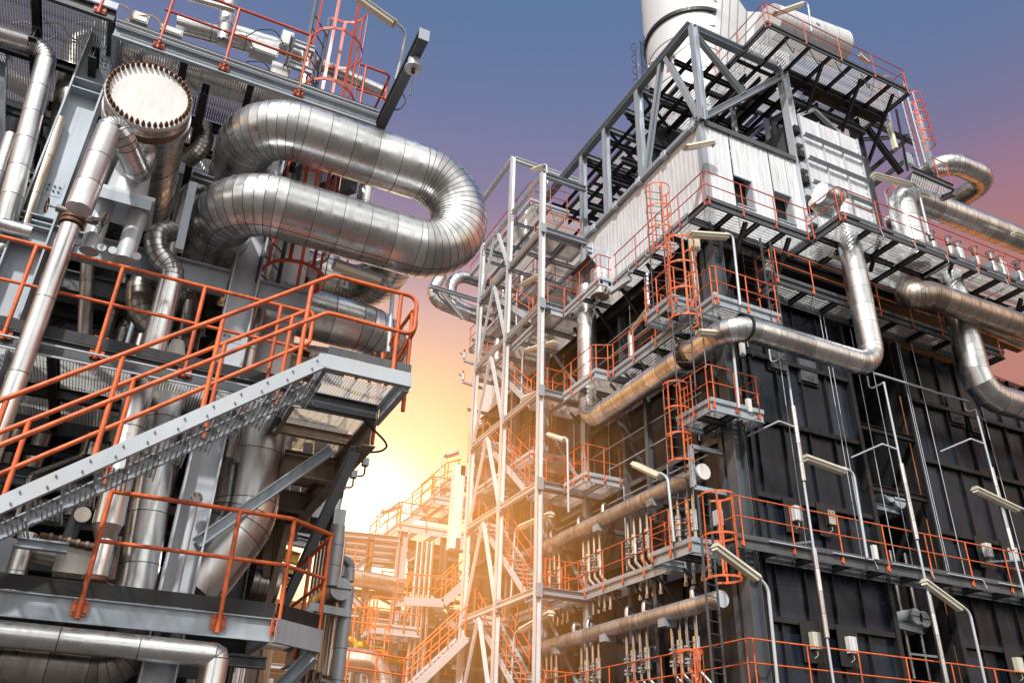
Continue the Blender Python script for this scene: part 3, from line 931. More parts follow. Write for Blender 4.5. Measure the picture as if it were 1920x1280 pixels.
# equipment on and under the high walkway
pipe('white jacketed pipe lying on the high walkway', [at(330, 45, y=9.9), at(520, 95, y=9.9)], .14, pitch=.5, name='insulated_pipe')
pipe('upright jacketed pipe standing on the high walkway', [at(434, -20, y=9.8), at(418, 80, y=9.8)], .11, pitch=.4)
pipe('short jacketed stub beside the caged ladder', [at(580, 100, y=10.3), at(570, 180, y=10.3)], .13, pitch=.4)
pipe('white pipe running behind the high walkway rail', [at(440, 60, y=10.4), at(520, 85, y=10.4), at(720, 175, y=10.6)], .12, pitch=.5)
pipe('thin horizontal pipe crossing above the high walkway', [at(350, -5, y=9.6), at(440, 20, y=9.6)], .05, pitch=.5, n=12)
for i, (px, py, w_, h_) in enumerate(((245, 35, .22, .18), (300, 55, .3, .12), (470, 90, .4, .2), (525, 80, .18, .3), (505, 140, .28, .3))):
    q = at(px, py, y=9.7)
    t = Thing('junction_box', ('small grey box by the top of the pale column', 'flat grey tray box above the bolted vessel', 'pale long box on the high walkway', 'pale upright box near the caged ladder', 'pale plate box under the high walkway end')[i], 'box', q)
    t.part('body', MB().box(q, q + V((w_, .2, h_)), 'galv_light'))
    t.part('lid', MB().box(q + V((.02, -.012, .02)), q + V((w_ - .02, -.002, h_ - .02)), 'white_paint'))
    t.part('cable', MB().tube([q + V((.05, .0, 0)), q + V((-.1, -.05, .18)), q + V((-.35, 0, .1)), q + V((-.5, 0, -.15))], .009, 'yellow' if i < 2 else 'cable', 5, .15))
beam('pale diagonal knee brace under the high walkway end', at(680, 205, y=10.6), at(600, 225, y=9.9), .14, .14, 'galv', name='steel_brace', cat='brace')
beam('dark cantilever bracket under the high walkway', at(250, 75, y=9.6), at(300, 88, y=10.6), .1, .1, 'steel_dark')
beam('dark square frame hung under the high walkway', at(345, 115, y=10), at(440, 135, y=10), .08, .08, 'steel_dark')
pipe('small white tank hung under the high walkway', [at(370, 112, y=10.1), at(430, 130, y=10.1)], .09, pitch=.3)
beam('pale rung beam bridging the ladder and the high walkway', at(548, 80, y=9.6), at(590, 95, y=9.6), .06, .12, 'galv_light')
beam('lower pale rung beam beside the caged ladder', at(538, 118, y=9.6), at(585, 135, y=9.6), .06, .12, 'galv_light')
beam('dark upright channel in front of the high walkway', at(550, 70, y=9.5), at(536, 125, y=9.5), .08, .08, 'steel_grey', up=X, name='steel_post', cat='post')

# davit and spring hanger
a = at(795, 66, z=z2 + .05); b = at(708, 240, z=z2 + .05)
t = Thing('davit_beam', 'grey overhanging lifting beam pointing out above the loop', 'beam', a)
t.part('beam_section', MB().H(a, V((a.x, b.y + .5, a.z)), .14, .2, 'steel_grey'))
t.part('end_plate', MB().box((a.x - .075, a.y - .012, a.z - .1), (a.x + .075, a.y - .002, a.z + .1), 'galv'))
h0 = at(775, 128, z=z2 - .2)
t = Thing('spring_hanger', 'grey spring can with long rod hanging over the expansion loop', 'hanger', h0)
t.part('can', MB().cyl(h0 + Z * .16, h0, .085, 'galv_light', 20))
t.part('base_disc', MB().cyl(h0, h0 - Z * .02, .12, 'galv_light', 20))
t.part('nut', MB().cyl(h0 - Z * .02, h0 - Z * .09, .03, 'rust', 8))
t.part('rod', MB().cyl(h0 - Z * .05, V((h0.x, h0.y, zu + lr * .9)), .012, 'steel_grey', 6))
t.part('clevis', MB().bar(h0 + Z * .16, h0 + Z * .3, .03, .08, 'galv'))
h1 = at(682, 330, y=9.9)
t = Thing('spring_hanger', 'rusty disc hanger seen between the arms of the loop', 'hanger', h1)
t.part('base_disc', MB().cyl(h1, h1 - Z * .03, .12, 'rust', 20))
t.part('can', MB().cyl(h1 + Z * .2, h1, .07, 'galv', 16))
t.part('bracket', MB().bar(h1 + V((-.1, .1, -.1)), h1 + V((-.5, .6, -.1)), .14, .3, 'steel_grey'))
cb = at(757, 55, y=9.3)
lamp('long tube lamp above the caged ladder with bent pole', at(672, -5, y=9.0), at(742, 45, y=9.0), [at(742, 43, y=9.0), at(762, 60, y=9.1), at(750, 118, y=9.3), at(742, 150, y=9.4)])
lamp('pale tube lamp beside the landing rail under the loop', at(625, 492, y=9.3), at(718, 524, y=9.3), [at(716, 518, y=9.3), at(737, 540, y=9.3), at(728, 660, y=9.3)], s=1.2, m='galv_light')
mb = MB().tube([at(752, 170, y=9.5), at(762, 190, y=9.5), at(750, 205, y=9.5), at(722, 208, y=9.5)], .012, 'cable', 6, .15)
solo('cable', mb, 'black cable loop hanging beside the lifting beam', 'cable')

# ------------------------------------------------ unlit plant in the bays
rnd = random.Random(3)
BAY = 'dim pipes deep inside the near structure'
for i in range(26):
    x = rnd.uniform(-5.5, 1.2); y = rnd.uniform(12.1, 13.8)
    z = rnd.choice((0.3, 4.8, 9.2)); r = rnd.choice((.06, .09, .13, .18))
    if i % 3 == 0:
        P_ = [(x, y, z), (x, y, z + 4)]
    else:
        P_ = [(x, y, z), (x, y, z + rnd.uniform(1.2, 3)), (x + rnd.uniform(-1.4, 1.4), y + rnd.uniform(-.5, .3), z + rnd.uniform(3, 3.9))]
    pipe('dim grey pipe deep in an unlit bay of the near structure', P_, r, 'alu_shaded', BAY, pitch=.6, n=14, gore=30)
for i in range(10):
    z = (1.6, 2.4, 4.2, 6.7, 7.9, 8.4, 5.2, 3.0, 9.8, 10.2)[i]
    y = rnd.uniform(11.9, 13.5)
    beam('dim steel beam deep in an unlit bay of the near structure', (-5.5, y, z), (1.3, y, z), .14, .2, 'steel_grey', group='dim beams deep inside the near structure')

rnd = random.Random(21)
MID = 'grey service pipes standing behind the middle rail'
for i in range(22):
    x = -4.6 + i * .285 + rnd.uniform(-.06, .06)
    y = rnd.uniform(11.0, 11.85)
    if abs(x - .65) < .25 or abs(x + 1.86) < .25: continue
    lo, hi = ((z0 + .05, 5.5), (6.0, 9.2), (6.0, 7.9), (8.4, 10.4))[i % 4]
    r = rnd.choice((.035, .05, .075, .11))
    P_ = [(x, y, lo), (x, y, hi)] if i % 3 else [(x, y, lo), (x, y, hi - .6), (x + .5, y - .15, hi - .3), (x + .5, y - .15, hi)]
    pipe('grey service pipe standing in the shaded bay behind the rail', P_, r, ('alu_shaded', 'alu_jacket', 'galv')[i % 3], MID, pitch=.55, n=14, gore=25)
for i in range(14):
    z = 3.9 + i * .5
    y = 10.9 + (i % 4) * .28
    x0_ = rnd.uniform(-4.5, -1.5)
    beam('slim dark cross member in the shaded bays of the near structure', (x0_, y, z), (x0_ + rnd.uniform(1.8, 3.2), y, z), .08, .12, 'steel_dark' if i % 2 else 'steel_grey', group='slim dark cross members in the near structure')
for i in range(8):
    x = -4.2 + i * .62
    beam('slim dark diagonal in the shaded bays of the near structure', (x, 11.9, 6.1 + (i % 3) * .9), (x + .8, 11.9, 7.4 + (i % 3) * .9), .07, .07, 'steel_grey', group='slim dark diagonals in the near structure', name='steel_brace', cat='brace')
for i in range(10):
    q = V((-3.8 + i * .48, 10.7 + (i % 3) * .2, (6.05, 7.85, z0 + .1)[i % 3]))
    t = Thing('small_valve', 'small dark gate valve standing in a shaded bay', 'valve', q, 'small dark valves in the shaded bays')
    t.part('body', MB().cyl(q, q + Z * .28, .06, 'rust', 10).cyl(q + V((-.14, 0, .12)), q + V((.14, 0, .12)), .045, 'bolt', 10))
    t.part('stem', MB().cyl(q + Z * .28, q + Z * .42, .012, 'bolt', 6))
    t.part('handwheel', MB().tube([q + V((.09 * math.cos(a), .09 * math.sin(a), .42)) for a in [j * math.pi / 4 for j in range(8)]], .011, 'steel_dark', 6, .03, closed=True))
for i in range(9):
    q = at(20 + i * 58, 60 + i * 9 if i > 2 else 45, y=10.6)
    mb = MB().tube([q, q + V((.2, 0, .15)), q + V((.45, .1, -.05)), q + V((.6, 0, .1))], .014, 'cable' if i % 2 else 'galv_light', 6, .1)
    solo('cable', mb, 'cable looping over the high walkway of the near structure', 'cable', 'cables looping over the high walkway')

for i in range(5):
    y = 13.6 + i * .8
    beam('brown beam crossing beneath the rear part of the landing floor', (.2, y, 5.45), (2.4, y, 5.45), .14, .26, 'galv_glow', group='brown beams beneath the landing floor')
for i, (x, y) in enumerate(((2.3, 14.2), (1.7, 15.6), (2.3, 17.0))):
    beam(('brown post under the rear of the landing floor, nearest', 'brown post under the rear of the landing floor, middle', 'brown post under the rear of the landing floor, farthest')[i], (x, y, 0), (x, y, 5.4), .2, .2, 'galv_glow', up=X, name='steel_post', cat='post')
for i in range(4):
    beam('brown diagonal strut under the rear of the landing floor', (2.3 - i * .2, 13.2 + i * 1.0, 5.35), (2.3 - i * .2, 14.2 + i * 1.0, 3.7), .1, .1, 'galv_glow', group='brown struts under the landing floor', name='steel_brace', cat='brace')
solo('panel', MB().box((1.3, 14.6, 3.9), (2.2, 14.7, 5.3), 'casing_warm'), 'dark infill panel under the rear of the landing floor', 'panel')

rnd = random.Random(77)
for i in range(16):
    px, py = 215 + i * 17, 470 + (i * 53) % 190
    q = at(px, py, y=11.3 + (i % 3) * .25)
    if i % 2:
        pipe('dark jacketed pipe piece crowded behind the S shaped pipe', [q, q - Z * rnd.uniform(.8, 1.6)], rnd.choice((.07, .1, .14)), 'alu_shaded', 'dark pipes crowded behind the middle rail', pitch=.3, n=16)
    else:
        beam('dark bracket piece crowded behind the S shaped pipe', q, q + V((rnd.uniform(.4, .9), 0, rnd.uniform(-.3, .3))), .08, .1, 'steel_dark', group='dark brackets crowded behind the middle rail')
for i in range(12):
    px, py = 250 + i * 26, 760 + (i * 37) % 120
    q = at(px, py, y=11.7 + (i % 3) * .2)
    if i % 2:
        pipe('dark pipe piece hanging under the middle walkway', [q + Z * .8, q - Z * .5], rnd.choice((.06, .1, .13)), 'alu_shaded', 'dark pipes under the middle walkway', pitch=.3, n=16)
    else:
        beam('dark truss member under the middle walkway', q, q + V((rnd.uniform(.6, 1.2), 0, rnd.uniform(-.5, .5))), .1, .12, 'steel_dark', group='dark members under the middle walkway')
for i in range(7):
    x = -2.6 + i * .72
    beam('dark joist running back under the high walkway', (x, 9.6, z2 - .32), (x, 13.5, z2 - .32), .1, .2, 'steel_dark', group='dark joists under the high walkway')
for i in range(6):
    q = at(515 + (i % 2) * 22, 300 + i * 70, y=11.2)
    beam('small rusty clip frame beside the tall bright pipe', q, q + V((.35, 0, -.05)), .05, .08, 'rust' if i % 2 else 'steel_grey', group='clip frames beside the tall bright pipe')
for i in range(5):
    q = at(600 - i * 22, 800 + i * 30, y=13.4)
    beam('brown tangle member behind the landing brace', q, q + V((.2, .3, -1.3)), .12, .14, 'galv_glow', group='brown members behind the landing brace', name='steel_brace', cat='brace')
# =================================================== DARK BOILER BUILDING
XW, YW = 15.1, 17.4          # faces of the black casing
rr = random.Random(5)


def casing_front(label, x0, x1, z0, z1, y, cols, rows, m='casing', group=None):
    t = Thing('casing_wall', label, 'wall', (x0, y, z0))
    xs_ = [x0 + (x1 - x0) * i / cols for i in range(cols + 1)]
    zs_ = [z0] + rows + [z1]
    for i in range(cols):
        for j in range(len(zs_) - 1):
            q = MB().box((xs_[i], y, zs_[j]), (xs_[i + 1], y + .08, zs_[j + 1]), m, t=rr.random())
            t.part('panel', q)
    for i in range(cols + 1):
        big = i in (0, cols)
        w_ = .16 if big else .045
        t.part('rib', MB().box((xs_[i] - w_ / 2, y - (.22 if big else .09), z0), (xs_[i] + w_ / 2, y - .003, z1), 'steel_dark'))
    for zz in rows:
        q = MB().box((x0 + .09, y - .16, zz - .012), (x1 - .09, y - .005, zz + .012), 'steel_grey').box((x0 + .09, y - .175, zz - .07), (x1 - .09, y - .162, zz + .07), 'steel_dark')
        t.part('stiffener', q)
    return t


casing_front('black panelled casing bay next to the building corner, seen from the front', XW + .05, 20.3, -.2, 16.0, YW, 5, [1.6, 3.9, 5.9, 9.3, 11.7, 13.9])
casing_front('black panelled casing bay beyond the dark recess', 22.9, 29.9, -.2, 16.0, YW, 7, [1.6, 3.9, 5.9, 9.3, 11.7, 13.9])
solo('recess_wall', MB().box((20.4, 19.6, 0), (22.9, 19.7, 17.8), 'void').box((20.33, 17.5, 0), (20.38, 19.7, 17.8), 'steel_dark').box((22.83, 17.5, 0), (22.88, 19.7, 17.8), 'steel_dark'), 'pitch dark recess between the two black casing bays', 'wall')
# left face
t = Thing('casing_wall', 'long black casing side wall running back behind the header pipes', 'wall', (XW, YW, 0))
ys_ = [YW + .08 + i * 1.25 for i in range(16)]
zs_ = [-.2, 4.2, 8.4, 10.9, 13.6, 18.0]
for i in range(len(ys_) - 1):
    for j in range(len(zs_) - 1):
        t.part('panel', MB().box((XW, ys_[i], zs_[j]), (XW + .08, ys_[i + 1], zs_[j + 1]), 'casing_warm', t=rr.random()))
for i, y in enumerate(ys_):
    w_ = .09 if i % 4 == 0 else .03
    t.part('rib', MB().box((XW - (.28 if i % 4 == 0 else .1), y - w_, -.2), (XW - .003, y + w_, 18.0), 'steel_grey' if i % 4 == 0 else 'steel_dark'))
for z in zs_[1:-1]:
    t.part('stiffener', MB().box((XW - .16, ys_[0], z - .02), (XW - .005, ys_[-1], z + .02), 'steel_dark').box((XW - .175, ys_[0], z - .08), (XW - .163, ys_[-1], z + .08), 'steel_grey'))
hcol('wide grey corner column of the black casing under the white cladding', XW - .1, YW - .35, -.2, 18.2, .42, .4, 'steel_grey', upv=X)
beam('dark second column just inside the casing corner', (XW + .45, YW - .22, -.2), (XW + .45, YW - .22, 16), .2, .2, 'steel_dark', up=X, name='steel_column', cat='column')
solo('soffit', MB().box((XW, YW, 17.85), (30, 36, 17.95), 'steel_dark'), 'dark floor soffit under the white cladded storey', 'soffit')
# K braces along the side wall
for i in range(4):
    y = 21.2 + i * 3
    for k, (z_a, z_b) in enumerate(((8.6, 10.7), (11.1, 13.4))):
        beam('slim brace zigzagging across the black side wall', (XW - .35, y, z_a), (XW - .35, y + 1.5 * (1 if k else -1), z_b), .09, .09, 'steel_grey', group='slim braces on the black side wall', name='steel_brace', cat='brace')
for i in range(3):
    beam(('grey standoff column on the side wall nearest the corner', 'grey standoff column on the side wall halfway back', 'grey standoff column on the side wall farthest back')[i], (XW - .55, 20.6 + i * 4.1, 0), (XW - .55, 20.6 + i * 4.1, 14.4), .16, .18, 'galv' if i else 'steel_grey', up=X, name='steel_column', cat='column')

# access hatches
for i, (px, py) in enumerate(((1457, 668), (1514, 692), (1790, 770), (1828, 790))):
    q = at(px, py, y=YW - .1)
    t = Thing('access_hatch', ('grey access hatch nearest the casing corner', 'grey access hatch second from the casing corner', 'dark access hatch beyond the recess, the nearer of two', 'dark access hatch beyond the recess, the farther of two')[i], 'hatch', q)
    t.part('frame', MB().box(q + V((-.42, .02, -.55)), q + V((.42, .09, .55)), 'steel_dark'))
    t.part('door', MB().box(q + V((-.34, -.05, -.47)), q + V((.34, .02, .45)), 'steel_grey' if i < 2 else 'casing'))
    t.part('handle', MB().tube([q + V((-.1, -.06, -.3)), q + V((-.1, -.13, -.3)), q + V((.1, -.13, -.3)), q + V((.1, -.06, -.3))], .015, 'bolt', 6, .02))

# ---- white cladded storey
CX, CY, CZ0, CZ1 = 15.0, 17.1, 18.0, 22.75


def corrug(a, b, z0, z1, out, m, pitch=.25):
    a, b, out = V(a), V(b), V(out)
    d = (b - a).normalized(); n = int((b - a).length / pitch)
    mb = MB(); pts = []
    for i in range(n):
        s0 = i * pitch
        pts += [(s0, 0), (s0 + pitch * .62, 0), (s0 + pitch * .72, .009), (s0 + pitch * .9, .009)]
    pts.append((n * pitch, 0))
    vs = [];
    for s_, o in pts:
        p = a + d * s_ + out * o
        vs += [V((p.x, p.y, z0)), V((p.x, p.y, z1))]
    for i in range(len(pts) - 1):
        mb.add([vs[2 * i], vs[2 * i + 2], vs[2 * i + 3], vs[2 * i + 1]], [(0, 1, 2, 3)], m, t=rr.random())
    return mb


t = Thing('cladded_storey', 'white corrugated metal clad storey at the top of the boiler building', 'building', (CX, CY, CZ0))
xe_ = at(1519, 315, y=CY).x
wz0, wz1 = at(1408, 392, y=CY).z, at(1392, 336, y=CY).z
wins = [(at(1377, 336, y=CY).x, at(1410, 355, y=CY).x), (at(1452, 362, y=CY).x, at(1484, 380, y=CY).x)]
t.part('wall', corrug((CX, 36, 0), (CX, CY, 0), CZ0, CZ1, (-1, 0, 0), 'white_clad'))
cur = CX
for (a_, b_) in wins:
    t.part('wall', corrug((cur, CY, 0), (a_, CY, 0), CZ0, CZ1, (0, -1, 0), 'white_clad'))
    t.part('wall', corrug((a_, CY, 0), (b_, CY, 0), CZ0, wz0, (0, -1, 0), 'white_clad'))
    t.part('wall', corrug((a_, CY, 0), (b_, CY, 0), wz1, CZ1, (0, -1, 0), 'white_clad'))
    wn = t.part('window', MB().box((a_, CY + .3, wz0), (b_, CY + .34, wz1), 'void').box((b_ - .03, CY + .01, wz0), (b_, CY + .3, wz1), 'galv_light'))
    t.part('frame', MB().bar((a_, CY - .02, wz1), (b_, CY - .02, wz1), .05, .05, 'galv').bar((a_, CY - .02, wz0), (b_, CY - .02, wz0), .05, .05, 'galv').bar((b_, CY - .02, wz0), (b_, CY - .02, wz1), .06, .05, 'galv_light'), wn)
    cur = b_
t.part('wall', corrug((cur, CY, 0), (xe_ + .2, CY, 0), CZ0, CZ1, (0, -1, 0), 'white_clad'))
t.part('corner_post', MB().box((CX - .04, CY - .04, CZ0), (CX + .2, CY + .2, CZ1 + .1), 'galv'))
t.part('gutter', MB().C((CX - .12, CY, CZ1 + .02), (CX - .12, 36, CZ1 + .02), .16, .16, 'galv'))
for i in range(9):
    t.part('gutter_joint', MB().box((CX - .24, CY + .1 + i * 1.7, CZ1 - .14), (CX - .02, CY + .35 + i * 1.7, CZ1 + .12), 'galv_light'))
t.part('coping', MB().box((CX + .2, CY - .1, CZ1 - .02), (xe_, CY - .035, CZ1 + .2), 'steel_grey'))
for i in range(70):
    y = CY + .3 + i * .25
    t.part('roof_clip', MB().box((CX - .08, y, CZ1 + .1), (CX + .05, y + .1, CZ1 + .22), 'steel_dark'))
for (sx, sy_) in ((.35, 0), (.7, 0), (2.6, 0)):
    pass
# canopy over pipe at left
q = at(1110, 480, x=14.2)
t = Thing('canopy', 'folded brown lined canopy on the white cladding above a pipe', 'canopy', q)
a = at(1138, 468, x=CX); b = at(1070, 515, x=CX); c_ = at(1138, 520, x=CX)
t.part('roof_sheet', MB().add([a, at(1104, 478, x=14.0), at(1066, 518, x=14.0), b], [(0, 1, 2, 3)], 'rust'))
t.part('cheek', MB().add([a, at(1104, 478, x=14.0), c_], [(0, 1, 2)], 'galv_light'))

# ---- roof truss and frame
TZ = 27.7
TW = 'galv'
ty1 = 35.0
t = Thing('roof_truss', 'tall pale steel truss standing along the edge of the white cladding', 'truss', (CX, CY, CZ1))
t.part('top_chord', MB().H((CX, CY - .1, TZ), (CX, ty1, TZ), .3, .32, TW))
ypost = [at(1320, 225, x=CX).y + .05, at(1205, 318, x=CX).y, at(1140, 385, x=CX).y, at(1095, 430, x=CX).y, 31.5, 34.5]
ytop = [V((CX, y, TZ - .15)) for y in ypost]
for i, y in enumerate(ypost):
    t.part('post', MB().H((CX, y, CZ1 + .05), (CX, y, TZ - .17), .26, .26, TW, up=X))
yt = at(1242, 115, x=CX).y
t.part('diagonal', MB().H((CX, yt - .25, TZ - .2), (CX, ypost[0] + .2, CZ1 + .3), .2, .2, TW, up=X))
t.part('diagonal', MB().H((CX, yt + .1, TZ - .2), (CX, ypost[1] - .25, CZ1 + .3), .2, .2, TW, up=X))
t.part('gusset', MB().box((CX - .01, CY - .3, CZ1 + .1), (CX + .01, CY + .5, CZ1 + .6), TW))
for i, y in enumerate((ypost[1], (ypost[1] + ypost[2]) / 2, ypost[2], ypost[3], ypost[4])):
    beam(('cross beam behind the second truss post', 'cross beam between the second and third truss posts', 'cross beam behind the third truss post', 'cross beam behind the fourth truss post', 'cross beam farthest along the roof truss')[i], (CX + .16, y, TZ - .05), (CX + 5.5, y, TZ - .05), .2, .28, 'galv')
    beam(('lower cross beam behind the second truss post', 'lower cross beam between the second and third truss posts', 'lower cross beam behind the third truss post', 'lower cross beam behind the fourth truss post', 'lower cross beam farthest along the roof truss')[i], (CX + .16, y + .4, 25.2), (CX + 5.5, y + .4, 25.2), .2, .28, 'steel_grey')
    beam('dark diagonal tie between the cross beams of the truss', (CX + .2, y, TZ - .2), (CX + 3.2, y + 1.6, TZ - .2), .1, .1, 'steel_grey', group='dark diagonal ties of the roof truss', name='steel_brace', cat='brace')
x2 = at(1480, 215, y=CY).x
t = Thing('roof_truss', 'front gable frame of pale beams above the cladded storey', 'truss', (CX, CY, CZ1))
t.part('top_chord', MB().H((CX + .17, CY, TZ - .004), (x2 - .17, CY, TZ - .004), .28, .3, TW))
t.part('post', MB().H((x2, CY, CZ1 - 2.6), (x2, CY, TZ), .34, .34, 'galv_light', up=X))
a, b = at(1300, 75, y=CY), at(1395, 178, y=CY)
t.part('diagonal', MB().H(V((CX + .25, CY, TZ - .3)), b, .2, .2, TW))
t.part('diagonal', MB().H(V((CX + .2, CY, CZ1 + .35)), V((x2 - .1, CY, TZ - .5)), .24, .24, TW))
# deep frame beams behind the gable (dark)
beam('deep dark girder running back from the second gable post', (x2, CY + .2, TZ - .2), (x2, 32, TZ - .2), .3, .6, 'steel_dark')
beam('deep dark girder inside the gable roof', (x2 - 2, CY + 2, 25.6), (x2 - 2, 31, 25.6), .3, .5, 'steel_dark')
beam('brown inclined beam under the gable roof', at(1390, 262, y=19), at(1500, 196, y=19), .2, .25, 'casing_warm')
beam('second brown inclined beam under the gable roof', at(1415, 270, y=19.3), at(1500, 225, y=19.3), .2, .25, 'casing_warm')
solo('backing_wall', MB().box((16.2, 21.5, 21), (26, 21.6, 27.0), 'steel_dark'), 'unlit wall inside the gable roof', 'wall')
for i in range(3):
    q = at(1440 + i * 14, 262 + i * 6, y=18.6)
    solo('panel', MB().box(q, q + V((.22, .1, 1.2)), ('galv_light', 'galv', 'white_clad')[i]), ('tall pale panel under the gable roof, nearest the cladding', 'middle pale panel under the gable roof', 'white panel under the gable roof beside the post')[i], 'panel')

# ---- high roof platform
RX0, RX1, RY0, RY1, RZ = 17.55, 25.1, 15.6, 19.4, 27.75
deck('high dark roof platform with gratings over the gable', RX0, RX1, RY0, RY1, RZ, 7, 2, 'steel_dark', 'steel_dark', .22, 'grating_coarse', 'front left', toem='steel_grey', fm='steel_grey')
deck('roof platform strip running back beside the white duct', 16.4, 20.4, RY1 + .05, 31, RZ, 3, 8, 'steel_dark', 'steel_dark', .2, 'grating_coarse', 'left', toem='steel_grey')
railing('dark red guard rail round the front of the roof platform', [(RX0, RY0 + 3.2, RZ), (RX0, RY0, RZ), (RX1, RY0, RZ), (RX1, RY0 + 3.4, RZ)], 1.15, m='orange_red', sp=1.7, bracket='small', r=.022)
railing('dark red guard rail on the roof walkway beside the stack', [(17.6, 30, RZ), (17.6, RY1 + .1, RZ)], 1.15, m='orange_red', sp=1.7, bracket='small')
railing('dark red rail on top of the truss corner', [(15.6, 19.5, TZ + .2), (16.0, 18.0, TZ + .2), (17.2, 18.0, TZ + .2)], 1.0, m='orange_red', sp=1.3, bracket='small')
for i, x in enumerate((20.6, 22.6, 24.4)):
    beam(('strut propping the roof platform nearest the gable post', 'middle strut propping the roof platform', 'outer strut propping the roof platform')[i], (x, RY0 + .3, RZ - .25), (x, RY0 + 2.2, RZ - 2.6), .11, .11, 'steel_dark', name='steel_brace', cat='brace')
beam('heavy dark girder under the front of the roof platform', (x2 + .2, CY, TZ - .15), (25.2, CY, TZ - .15), .3, .45, 'steel_dark')
beam('grey girder above the white ribbed box', (x2 + .2, CY + .2, TZ - 1.3), (24.0, CY + .2, TZ - 1.3), .2, .3, 'steel_grey')
xr2 = at(1593, 230, y=CY + .3).x
beam('dark post behind the far corner of the white ribbed box', (xr2 + .5, CY + .5, 18), (xr2 + .5, CY + .5, TZ - .3), .35, .35, 'steel_grey', up=X, name='steel_column', cat='column')
beam('wide dark diagonal from the roof girder down to the pipe deck', at(1600, 205, y=18), at(1690, 325, y=18), .22, .22, 'steel_grey', name='steel_brace', cat='brace')
beam('grey horizontal tie right of the white ribbed box', at(1600, 215, y=18.3), at(1712, 268, y=18.3), .16, .2, 'steel_grey')
beam('dark tie rising to the pipe deck behind the white ribbed box', at(1620, 330, y=18.3), at(1700, 262, y=18.3), .18, .2, 'steel_dark', name='steel_brace', cat='brace')
beam('second dark tie behind the white ribbed box', at(1632, 352, y=18.8), at(1712, 290, y=18.8), .2, .22, 'steel_grey', name='steel_brace', cat='brace')
beam('pale end column at the outer side of the roof', at(1745, 305, y=18), at(1722, 215, y=18), .2, .2, 'galv', up=X, name='steel_column', cat='column')
beam('dark tie crossing below the roof platform end', at(1615, 262, y=19.5), at(1705, 255, y=19.5), .14, .16, 'steel_grey', name='steel_brace', cat='brace')
beam('slim dark hanger below the roof platform end', at(1702, 320, y=17.2), at(1680, 205, y=17.2), .07, .07, 'steel_dark', up=X, name='steel_post', cat='post')
q = at(1703, 300, y=17.5)
solo('junction_box', MB().box(q - V((.18, .1, .3)), q + V((.18, .1, .3)), 'galv_light').box(q - V((.15, .115, .27)), q + V((.15, -.102, .27)), 'galv'), 'small pale switch box below the roof platform end', 'box')
lq = at(1745, 275, y=17.0)
ladder('tall caged ladder climbing to the outer end of the roof platform', (at(1733, 320, y=17.2).x, 17.2, at(1733, 320, y=17.2).z), at(1697, 165, y=17.2).z, (.9, -.4, 0), .45, (at(1728, 275, y=17.2).z, at(1700, 185, y=17.2).z), 'galv_light', 'orange_red', hoops=6, cr=.4, bars=5)
ladder('short caged ladder above the roof platform rail', (at(1640, 130, y=17.5).x, 17.5, RZ), RZ + 2.6, (0, -1, 0), .4, (RZ + 2.0, RZ + 2.5), 'galv_light', 'orange_red', hoops=2, bars=4, cr=.3)

# ---- white ribbed box
bx0, bx1, by = at(1494, 208, y=16.9).x, at(1603, 254, y=16.9).x, 16.9
bz0, bz1 = 18.35, 25.15
t = Thing('ribbed_duct_box', 'big white panelled box with dark horizontal ribs under the roof platform', 'duct', (bx0, by, bz0))
zr = [bz0, 19.2, 20.55, 21.7, 22.85, 24.0, bz1]
for i in range(3):
    for j in range(6):
        t.part('panel', MB().box((bx0 + (bx1 - bx0) * i / 3, by, zr[j]), (bx0 + (bx1 - bx0) * (i + 1) / 3, by + .06, zr[j + 1]), 'white_clad', t=rr.random()))
for i in range(4):
    xx = bx0 + (bx1 - bx0) * i / 3
    t.part('rib', MB().box((xx - .03, by - .07, bz0), (xx + .03, by - .003, bz1), 'galv_light'))
for z in zr[1:-1]:
    t.part('rib', MB().box((bx0, by - .2, z - .015), (bx1, by - .072, z + .015), 'galv').box((bx0, by - .215, z - .02), (bx1, by - .202, z + .09), 'steel_grey'))
t.part('side', MB().box((bx0 - .05, by + .01, bz0), (bx0 - .003, 19.5, bz1), 'steel_grey').box((bx1 + .003, by + .01, bz0), (bx1 + .05, 19.5, bz1), 'steel_grey'))
for k in range(26):
    for xx in (bx0 + .06, bx1 - .06):
        z = bz0 + .1 + k * .26
        t.part('bolt', MB().cyl((xx, by - .02, z), (xx, by - .003, z), .02, 'bolt', 6))
for j in range(9):
    z = 19.2 + j * .62
    t.part('rung_plate', MB().box((bx0 - .32, by - .05, z), (bx0 - .06, by + .3, z + .3), 'galv_light' if j % 2 else 'steel_dark'))
ap = V(((bx0 + bx1) / 2 - .2, by + .3, bz1 + 1.1))
beam('white sloping edge beam left of the dark peaked opening', V((bx0 + .1, by + .3, bz1 + .1)), ap, .16, .12, 'white_clad')
beam('white sloping edge beam right of the dark peaked opening', ap, V((bx1 - .1, by + .3, bz1 + .1)), .16, .12, 'white_clad')
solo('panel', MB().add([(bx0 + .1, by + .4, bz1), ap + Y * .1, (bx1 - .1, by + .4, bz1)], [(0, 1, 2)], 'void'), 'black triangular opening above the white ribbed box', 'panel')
# lower white enclosure right of it
ex0, ex1 = at(1545, 395, y=17).x, at(1690, 400, y=17).x
t = Thing('cladded_storey', 'low white corrugated enclosure behind the bulging pipe deck rail', 'building', (ex0, 17, 18))
t.part('wall', corrug((ex0, 17.0, 0), (ex1 + 1.5, 17.0, 0), 18.0, 20.25, (0, -1, 0), 'white_clad', .3))
t.part('coping', MB().box((ex0, 16.85, 20.25), (ex1 + 1.5, 17.2, 20.36), 'galv'))

